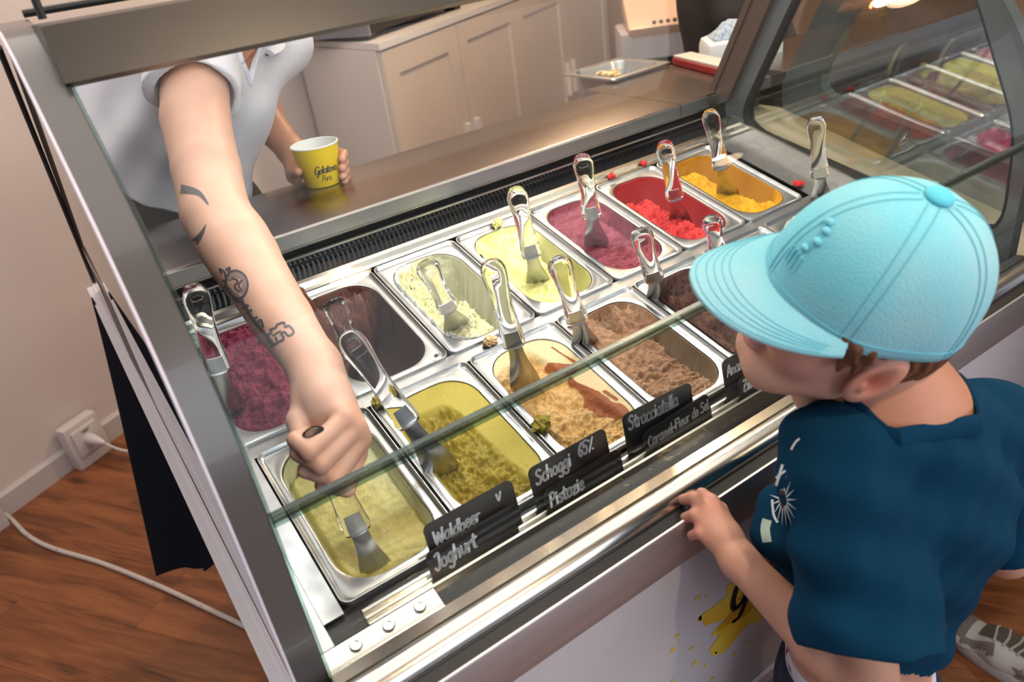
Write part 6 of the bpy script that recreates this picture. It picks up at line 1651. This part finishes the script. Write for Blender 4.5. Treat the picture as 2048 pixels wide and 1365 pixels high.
# left hand resting on the bumper: back of hand, four fingers and thumb
K1, K2, K3, K4 = (0.4247, -0.4316, 0.8852), (0.4091, -0.4351, 0.8800), (0.3987, -0.4433, 0.8704), (0.3958, -0.4551, 0.8619)
f.cone(LWR, (0.4063, -0.4666, 0.8618), 0.0200, 0.0195, 0.012)
for kk, r in ((K1, 0.0095), (K2, 0.0100), (K3, 0.0098), (K4, 0.0092)): f.cone((0.4071, -0.4689, 0.8630), kk, 0.0170, r, 0.008)
for kk, b, c, r in ((K1, (0.4242, -0.4163, 0.8879), (0.4279, -0.4030, 0.8708), 0.0074), (K2, (0.4063, -0.4208, 0.8955), (0.4047, -0.4043, 0.8826), 0.0078), (K3, (0.3965, -0.4315, 0.8824), (0.3948, -0.4177, 0.8693), 0.0078), (K4, (0.3895, -0.4456, 0.8686), (0.3883, -0.4333, 0.8558), 0.0072)):
    f.cone(kk, b, r * 1.12, r, 0.003); f.cone(b, c, r, r * 0.88, 0.002)
f.cone((0.4162, -0.4593, 0.8657), (0.4347, -0.4350, 0.8687), 0.014, 0.0095, 0.008); f.cone((0.4347, -0.4350, 0.8687), (0.4360, -0.4180, 0.8693), 0.0092, 0.0076, 0.003)
P, F = f.mesh(2)
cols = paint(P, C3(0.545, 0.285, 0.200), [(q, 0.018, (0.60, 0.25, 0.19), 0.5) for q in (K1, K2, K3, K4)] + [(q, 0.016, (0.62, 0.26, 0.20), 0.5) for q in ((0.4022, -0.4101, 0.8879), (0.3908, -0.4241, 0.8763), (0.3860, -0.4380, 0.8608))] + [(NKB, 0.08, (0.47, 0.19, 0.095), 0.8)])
child(boy, 'body', P, F, 'skin', cols)
# T-shirt with a wide neck and loose sleeves
f = Field(np.minimum(np.minimum(LSH, WSB), LEL) - 0.15, np.maximum(np.maximum(RSH, NKB), REL) + 0.12, 0.0034)
f.cone(lerp(NKB, CHB, 0.42), CHB, 0.090, 0.100, 0.04); f.cone(CHB, WSB, 0.100, 0.102, 0.04)
f.cone(lerp(NKB, LSH, 0.55), LSH, 0.044, 0.047, 0.03); f.cone(lerp(NKB, RSH, 0.50), RSH, 0.046, 0.050, 0.03); f.cone(LSH, RSH, 0.042, 0.044, 0.03)
ld = Vector(lerp(LSH, (0.4211, -0.6393, 0.8489), 1.0)) - Vector(LSH); lL = ld.length; ld.normalize()
hemn = (ld + Vector((0.0443, -0.0905, -0.0992))).normalized()
f.cone(LSH, tuple(Vector(LSH) + ld * (lL + 0.05)), 0.050, 0.076, 0.035, cut=[(tuple(Vector(LSH) + ld * lL), tuple(hemn))])
rd = Vector(REL) - Vector(RSH); rL = rd.length; rd.normalize()
f.cone(RSH, tuple(Vector(RSH) + rd * (rL + 0.03)), 0.050, 0.056, 0.035, cut=[(tuple(Vector(RSH) + rd * (rL - 0.035)), tuple(rd))])
f.cone(lerp(CHB, WSB, 0.2), (0.4891, -0.5006, 0.8477), 0.08, 0.045, 0.05)
def folds(x, y, z):
    return 0.0042 * np.sin(x * 38 - z * 30 + 2 * np.sin(z * 16 + y * 10)) * np.clip((1.08 - z) * 7, 0.15, 1) + 0.0030 * np.sin(z * 70 + x * 66 + y * 30) + 0.0018 * np.sin(x * 150 - z * 90)
f.warp(folds)
v_before = f.v.copy(); nA, nB = Vector((0.5432, -0.5686, 1.0682)), Vector((0.5321, -0.5869, 1.0280)); f.cone(tuple(nA - (nB - nA) * 0.4), tuple(nB + (nB - nA) * 0.6), 0.0630, 0.0630, 0.003, op='sub', cut=[(tuple(nB), tuple((nB - nA).normalized()))]); f.cone(lerp(NKB, LSH, 0.30), lerp(NKB, RSH, 0.30), 0.034, 0.034, 0.006, op='sub') if False else None
f.cone(tuple(Vector(LSH) + ld * (lL * 0.86)), tuple(Vector(LSH) + ld * (lL + 0.08)), 0.050, 0.064, 0.003, op='sub')
f.cone(tuple(Vector(RSH) + rd * (rL - 0.10)), tuple(Vector(RSH) + rd * (rL + 0.05)), 0.042, 0.050, 0.003, op='sub')
hp = (0.5033, -0.5395, 0.7393); f_h = (Vector(WSB) - Vector(CHB)).normalized()
hn2 = (f_h + Vector((-0.2284, 0.1579, 0.0361))).normalized(); f2 = f
# hem only cuts the trunk: applied through a sloping plane well clear of the sleeve
P, F = f.mesh(2)
Pn = P - np.array(hp); keep = (Pn @ np.array(hn2)) < 0
slv = np.array([(Vector(p) - Vector(LSH)).dot(ld) for p in P]); dist = np.linalg.norm(P - np.array(LSH) - slv[:, None] * np.array(ld), axis=1)
onsleeve = (dist < 0.080) & (slv > 0)
keep = keep | onsleeve
Fk = F[keep[F].all(1)]
used = np.unique(Fk); mp = np.full(len(P), -1); mp[used] = np.arange(len(used)); P = P[used]; F = mp[Fk]
tee = child(boy, 'tee_shirt', P, F, 'tee_blue', angle=80)
bvh_tee = BVHTree.FromPolygons([tuple(p) for p in P], [tuple(int(i) for i in q) for q in F])
# neck rib
nz_ = (nB - nA).normalized(); e1 = nz_.cross(Vector((1, 0, 0))).normalized(); e2 = nz_.cross(e1)
rib = []
for k in range(48):
    th_ = 2 * math.pi * k / 48
    for q in range(140):
        p = nA + nz_ * (-0.06 + q * 0.0015) + (e1 * math.cos(th_) + e2 * math.sin(th_)) * 0.0640
        i3 = ((np.array(p) - f.lo) / f.h).astype(int)
        if np.all(i3 >= 0) and np.all(i3 < f.n) and v_before[tuple(i3)] < 0: rib.append((p, q)); break
if len(rib) > 20:
    qs = [q for _, q in rib]; nR = len(rib)
    sm = [sum(qs[(i + j) % nR] for j in range(-3, 4)) / 7 for i in range(nR)]
    rib = [rib[i][0] + nz_ * ((sm[i] - qs[i]) * 0.0015) for i in range(nR)]
    g = MB(); g.loop(rib, 0.0042, 0.0095, nz_); mk('neck_rib', [Vector(p) - boy.location for p in g.v], g.f, 'tee_blue', boy, True)
# print on the chest
def onto(p, bvh, off=0.0012):
    d = (Vector(p) - EYE).normalized(); h = bvh.ray_cast(EYE, d); return None if h[0] is None else h[0] - d * off
g = MB(); ctr = np.array((0.4580, -0.5046, 0.9156)); ex = np.array((0.8157, -0.5639, -0.1291)); ey = np.array((-0.2910, -0.3978, -0.8758)); S_ = 0.85 / 1530.86
for k in range(17):
    a = 2 * math.pi * k / 17; a1 = a - 0.15; a2 = a + 0.15
    q = [ctr + S_ * (ex * (11 * math.cos(a1) * 0.7) + ey * 14 * math.sin(a1)), ctr + S_ * (ex * 34 * math.cos(a) * 0.8 + ey * 58 * math.sin(a)), ctr + S_ * (ex * 11 * math.cos(a2) * 0.7 + ey * 14 * math.sin(a2))]
    q = [onto(p, bvh_tee) for p in q]
    if None not in q: g.add(q, [(0, 1, 2)])
mk('flower_print', [Vector(p) - boy.location for p in g.v], g.f, 'print_white', boy) if g.v else None
g = MB()
q = [onto(ctr + S_ * (ex * 9 * math.cos(R(30 * k)) * 0.8 + ey * 20 * math.sin(R(30 * k))), bvh_tee, 0.0018) for k in range(12)]
if None not in q: g.add(q, [tuple(range(12))]); mk('flower_print', [Vector(p) - boy.location for p in g.v], g.f, 'ink_black', boy)
for st_ in [(0.0028, [(0.4569, -0.4955, 0.9286), (0.4657, -0.4933, 0.9400), (0.4725, -0.4914, 0.9492)]), (0.0022, [(0.4582, -0.4914, 0.9361), (0.4728, -0.4955, 0.9430)]), (0.0026, [(0.4485, -0.4981, 0.9171), (0.4437, -0.5047, 0.9025), (0.4440, -0.5102, 0.8943)]), (0.0022, [(0.4727, -0.5010, 0.9755), (0.4797, -0.5009, 0.9819), (0.4846, -0.5021, 0.9846)])]: ink('flower_print', [st_], 'print_white', bvh_tee, boy)
ink('flower_print', [(0.0100, [(0.4420, -0.4977, 0.8914), (0.4360, -0.5003, 0.8819), (0.4326, -0.5063, 0.8695)])], 'print_green', bvh_tee, boy)
# underwear band and jeans
f = Field((PVB[0] - 0.16, PVB[1] - 0.16, PVB[2] - 0.06), (PVB[0] + 0.16, PVB[1] + 0.16, WSB[2] + 0.06), 0.003)
f.cone(WSB, PVB, 0.083, 0.092, 0.03); f.plane((0, 0, WSB[2] - 0.052), (0.05, 0.0, 1)); f.plane((0, 0, WSB[2] - 0.15), (0, 0, -1))
P, F = f.mesh(2); child(boy, 'underwear_band', P, F, 'underwear')
f = Field((PVB[0] - 0.19, PVB[1] - 0.20, -0.01), (PVB[0] + 0.19, PVB[1] + 0.17, WSB[2]), 0.005)
f.cone(WSB, PVB, 0.088, 0.098, 0.03); f.ell((PVB[0], PVB[1], PVB[2] - 0.03), (0.108, 0.098, 0.085), 0.03)
for sx, sy in ((-0.050, 0.02), (0.052, -0.02)):
    f.cone((PVB[0] + sx, PVB[1], PVB[2] - 0.04), (PVB[0] + sx * 1.2, PVB[1] + sy, 0.34), 0.062, 0.050, 0.02); f.cone((PVB[0] + sx * 1.2, PVB[1] + sy, 0.34), (PVB[0] + sx * 1.3, PVB[1] + sy, 0.075), 0.050, 0.044, 0.02)
    f.cone((PVB[0] + sx * 1.3, PVB[1] + sy, 0.034), (PVB[0] + sx * 1.4, PVB[1] + sy + 0.10, 0.030), 0.034, 0.030, 0.015)
f.plane((PVB[0] - 0.09, PVB[1], WSB[2] - 0.100), (0.18, -0.02, 1)); f.plane((0, 0, 0.002), (0, 0, -1))
P, F = f.mesh(2); child(boy, 'jeans', P, F, 'denim')
# care label hanging at the hem
g = MB(); q = [(0.4026, -0.4883, 0.8189), (0.4077, -0.5045, 0.8088), (0.4161, -0.5108, 0.7965), (0.4213, -0.5020, 0.7984), (0.4170, -0.4894, 0.8077), (0.4111, -0.4854, 0.8169)]
q2 = [Vector(p) + Vector((0.0006, 0.0012, 0)) for p in q]; k = len(q)
g.add([Vector(p) for p in q] + q2, [tuple(range(k)), tuple(reversed(range(k, 2 * k)))] + [(j, k + j, k + (j + 1) % k, (j + 1) % k) for j in range(k)])
mk('care_label', [Vector(p) - boy.location for p in g.v], g.f, 'label_white', boy)

# ---------------------------------------------------------------- sneaker and the customer wearing it
SHO = Vector((1.212, -0.70, 0.0))
t = thing('sneaker', 'white and grey suede sneaker on the floor at the right', 'shoe', SHO)
f = Field((-0.07, -0.03, -0.005), (0.07, 0.33, 0.13), 0.0022)
f.cone((0, 0.04, 0.055), (0, 0.19, 0.045), 0.036, 0.038, 0.02); f.cone((0, 0.19, 0.040), (0.004, 0.275, 0.030), 0.040, 0.030, 0.02); f.cone((0, 0.045, 0.06), (0, 0.05, 0.095), 0.034, 0.036, 0.015)
f.ell((0.002, 0.262, 0.030), (0.042, 0.044, 0.026), 0.012)
f.plane((0, 0, 0.022), (0, 0, -1)); f.cone((0, 0.055, 0.10), (0, 0.055, 0.15), 0.030, 0.034, 0.004, op='sub')
P, F = f.mesh(2); o = mk_np('upper', P, F, 'shoe_white', t)
sole = []
for hh, k in ((0.0, 1.0), (0.004, 1.04), (0.016, 1.05), (0.026, 1.0)):
    ring = []
    for q in range(44):
        a = 2 * math.pi * q / 44; y = 0.155 + 0.158 * math.sin(a) * k; w = 0.034 + 0.014 * (0.5 + 0.5 * math.sin(a)) ; ring.append(((w * math.cos(a) * (1 - 0.25 * abs(math.sin(a)) ** 6)) * k + 0.002, y, hh))
    sole.append(ring)
build('sole', MB().rings(sole), 'lace', t, True, 30)
bvh_sh = BVHTree.FromPolygons([tuple(p) for p in P], [tuple(int(i) for i in q) for q in F])
def patch(name, m, pts, n_=10, off=0.0012):   # a panel laid on the upper, from plan-view corner points
    g = MB(); a, b, c, d = [Vector((*p, 0)) for p in pts]; V_ = []
    for j in range(n_ + 1):
        for i in range(n_ + 1):
            p = a.lerp(b, i / n_).lerp(d.lerp(c, i / n_), j / n_); h = bvh_sh.ray_cast(Vector((p.x, p.y, 0.3)), Vector((0, 0, -1)))
            V_.append((h[0] + Vector((0, 0, off)) + h[1] * off) if h[0] is not None else None)
    for j in range(n_):
        for i in range(n_):
            q = [V_[j * (n_ + 1) + i], V_[j * (n_ + 1) + i + 1], V_[(j + 1) * (n_ + 1) + i + 1], V_[(j + 1) * (n_ + 1) + i]]
            if None not in q: g.add(q, [(0, 1, 2, 3)])
    if g.v: build(name, g, m, t, True, 60)
patch('toe_cap', 'shoe_grey', [(-0.045, 0.255), (0.045, 0.255), (0.034, 0.305), (-0.030, 0.305)]); patch('side_panel', 'shoe_grey', [(-0.045, 0.19), (-0.026, 0.20), (-0.030, 0.26), (-0.045, 0.26)])
patch('tongue', 'shoe_darkgrey', [(-0.022, 0.095), (0.024, 0.095), (0.020, 0.235), (-0.018, 0.235)], off=0.002)
for k in range(6):
    y = 0.115 + k * 0.019; pts = []
    for i in range(9):
        x = -0.024 + 0.050 * i / 8; h = bvh_sh.ray_cast(Vector((x, y + 0.006 * math.sin(i * 0.4 + k), 0.3)), Vector((0, 0, -1)))
        if h[0] is not None: pts.append(h[0] + Vector((0, 0, 0.004)))
    if len(pts) > 2: build('lace', MB().tube(pts, 0.0026, 6), 'lace', t, True)
g = MB(); cc = Vector((-0.034, 0.135)); V_ = []
for k in range(10):
    a = R(36 * k + 18); r = 0.024 if k % 2 == 0 else 0.011; y = cc.y + r * math.cos(a); zz = 0.050 + r * math.sin(a)
    h = bvh_sh.ray_cast(Vector((-0.2, y, zz)), Vector((1, 0, 0))); V_.append(h[0] + Vector((-0.0015, 0, 0)) if h[0] is not None else Vector((-0.04, y, zz)))
h = bvh_sh.ray_cast(Vector((-0.2, cc.y, 0.050)), Vector((1, 0, 0))); V_.append((h[0] if h[0] is not None else Vector((-0.04, cc.y, 0.05))) + Vector((-0.0015, 0, 0)))
g.add(V_, [(k, (k + 1) % 10, 10) for k in range(10)]); build('star', g, 'shoe_grey', t)
cst = thing('person', 'customer in dark trousers at the right edge, only a leg showing', 'person', (1.26, -0.68, 0.0))
f = Field((1.08, -0.92, 0.06), (1.60, -0.45, 1.02), 0.008)
f.cone((1.215, -0.645, 0.125), (1.235, -0.70, 0.50), 0.058, 0.070, 0.02); f.cone((1.235, -0.70, 0.50), (1.30, -0.72, 0.90), 0.072, 0.10, 0.03); f.cone((1.44, -0.74, 0.10), (1.41, -0.72, 0.90), 0.058, 0.10, 0.03); f.ell((1.355, -0.72, 0.92), (0.17, 0.13, 0.10), 0.03)
P, F = f.mesh(1); child(cst, 'trousers', P, F, 'denim')
f = Field((1.08, -0.95, 0.95), (1.64, -0.45, 1.52), 0.008)
f.cone((1.355, -0.72, 0.98), (1.36, -0.74, 1.32), 0.145, 0.15, 0.04); f.cone((1.22, -0.74, 1.36), (1.50, -0.74, 1.36), 0.08, 0.08, 0.04)
P, F = f.mesh(1); child(cst, 'jacket', P, F, 'dark_fabric')

# ---------------------------------------------------------------- colleague in dark clothes at the far end
COLX, COLY = (1.945, 0.905)
col_ = thing('person', 'colleague in black clothes standing at the far end, head out of view', 'person', (COLX, COLY, 0.0))
f = Field((COLX - 0.34, COLY - 0.30, -0.01), (COLX + 0.34, COLY + 0.30, 1.72), 0.009)
f.ell((COLX, COLY, 1.20), (0.17, 0.13, 0.20), 0.05); f.cone((COLX, COLY, 1.02), (COLX, COLY, 1.36), 0.135, 0.15, 0.05); f.cone((COLX - 0.16, COLY, 1.40), (COLX + 0.16, COLY, 1.40), 0.07, 0.07, 0.05)
f.chain([(COLX - 0.17, COLY, 1.38), (COLX - 0.13, COLY - 0.12, 1.16), (COLX + 0.02, COLY - 0.20, 1.10)], [0.055, 0.042, 0.032], 0.02); f.chain([(COLX + 0.19, COLY, 1.38), (COLX + 0.25, COLY + 0.02, 1.12), (COLX + 0.22, COLY - 0.10, 0.95)], [0.055, 0.042, 0.032], 0.02)
f.cone((COLX, COLY, 1.42), (COLX, COLY, 1.52), 0.055, 0.05, 0.02); f.ell((COLX, COLY, 1.60), (0.075, 0.09, 0.105), 0.02)
P, F = f.mesh(1); child(col_, 'body', P, F, 'dark_fabric')
f = Field((COLX - 0.30, COLY - 0.28, -0.01), (COLX + 0.30, COLY + 0.28, 1.06), 0.009)
f.ell((COLX, COLY, 0.92), (0.185, 0.150, 0.15), 0.04); f.cone((COLX - 0.09, COLY, 0.88), (COLX - 0.10, COLY, 0.06), 0.105, 0.06, 0.03); f.cone((COLX + 0.09, COLY, 0.88), (COLX + 0.10, COLY, 0.06), 0.105, 0.06, 0.03)
f.plane((0, 0, 0.002), (0, 0, -1)); P, F = f.mesh(1); child(col_, 'trousers', P, F, 'dark_apron')
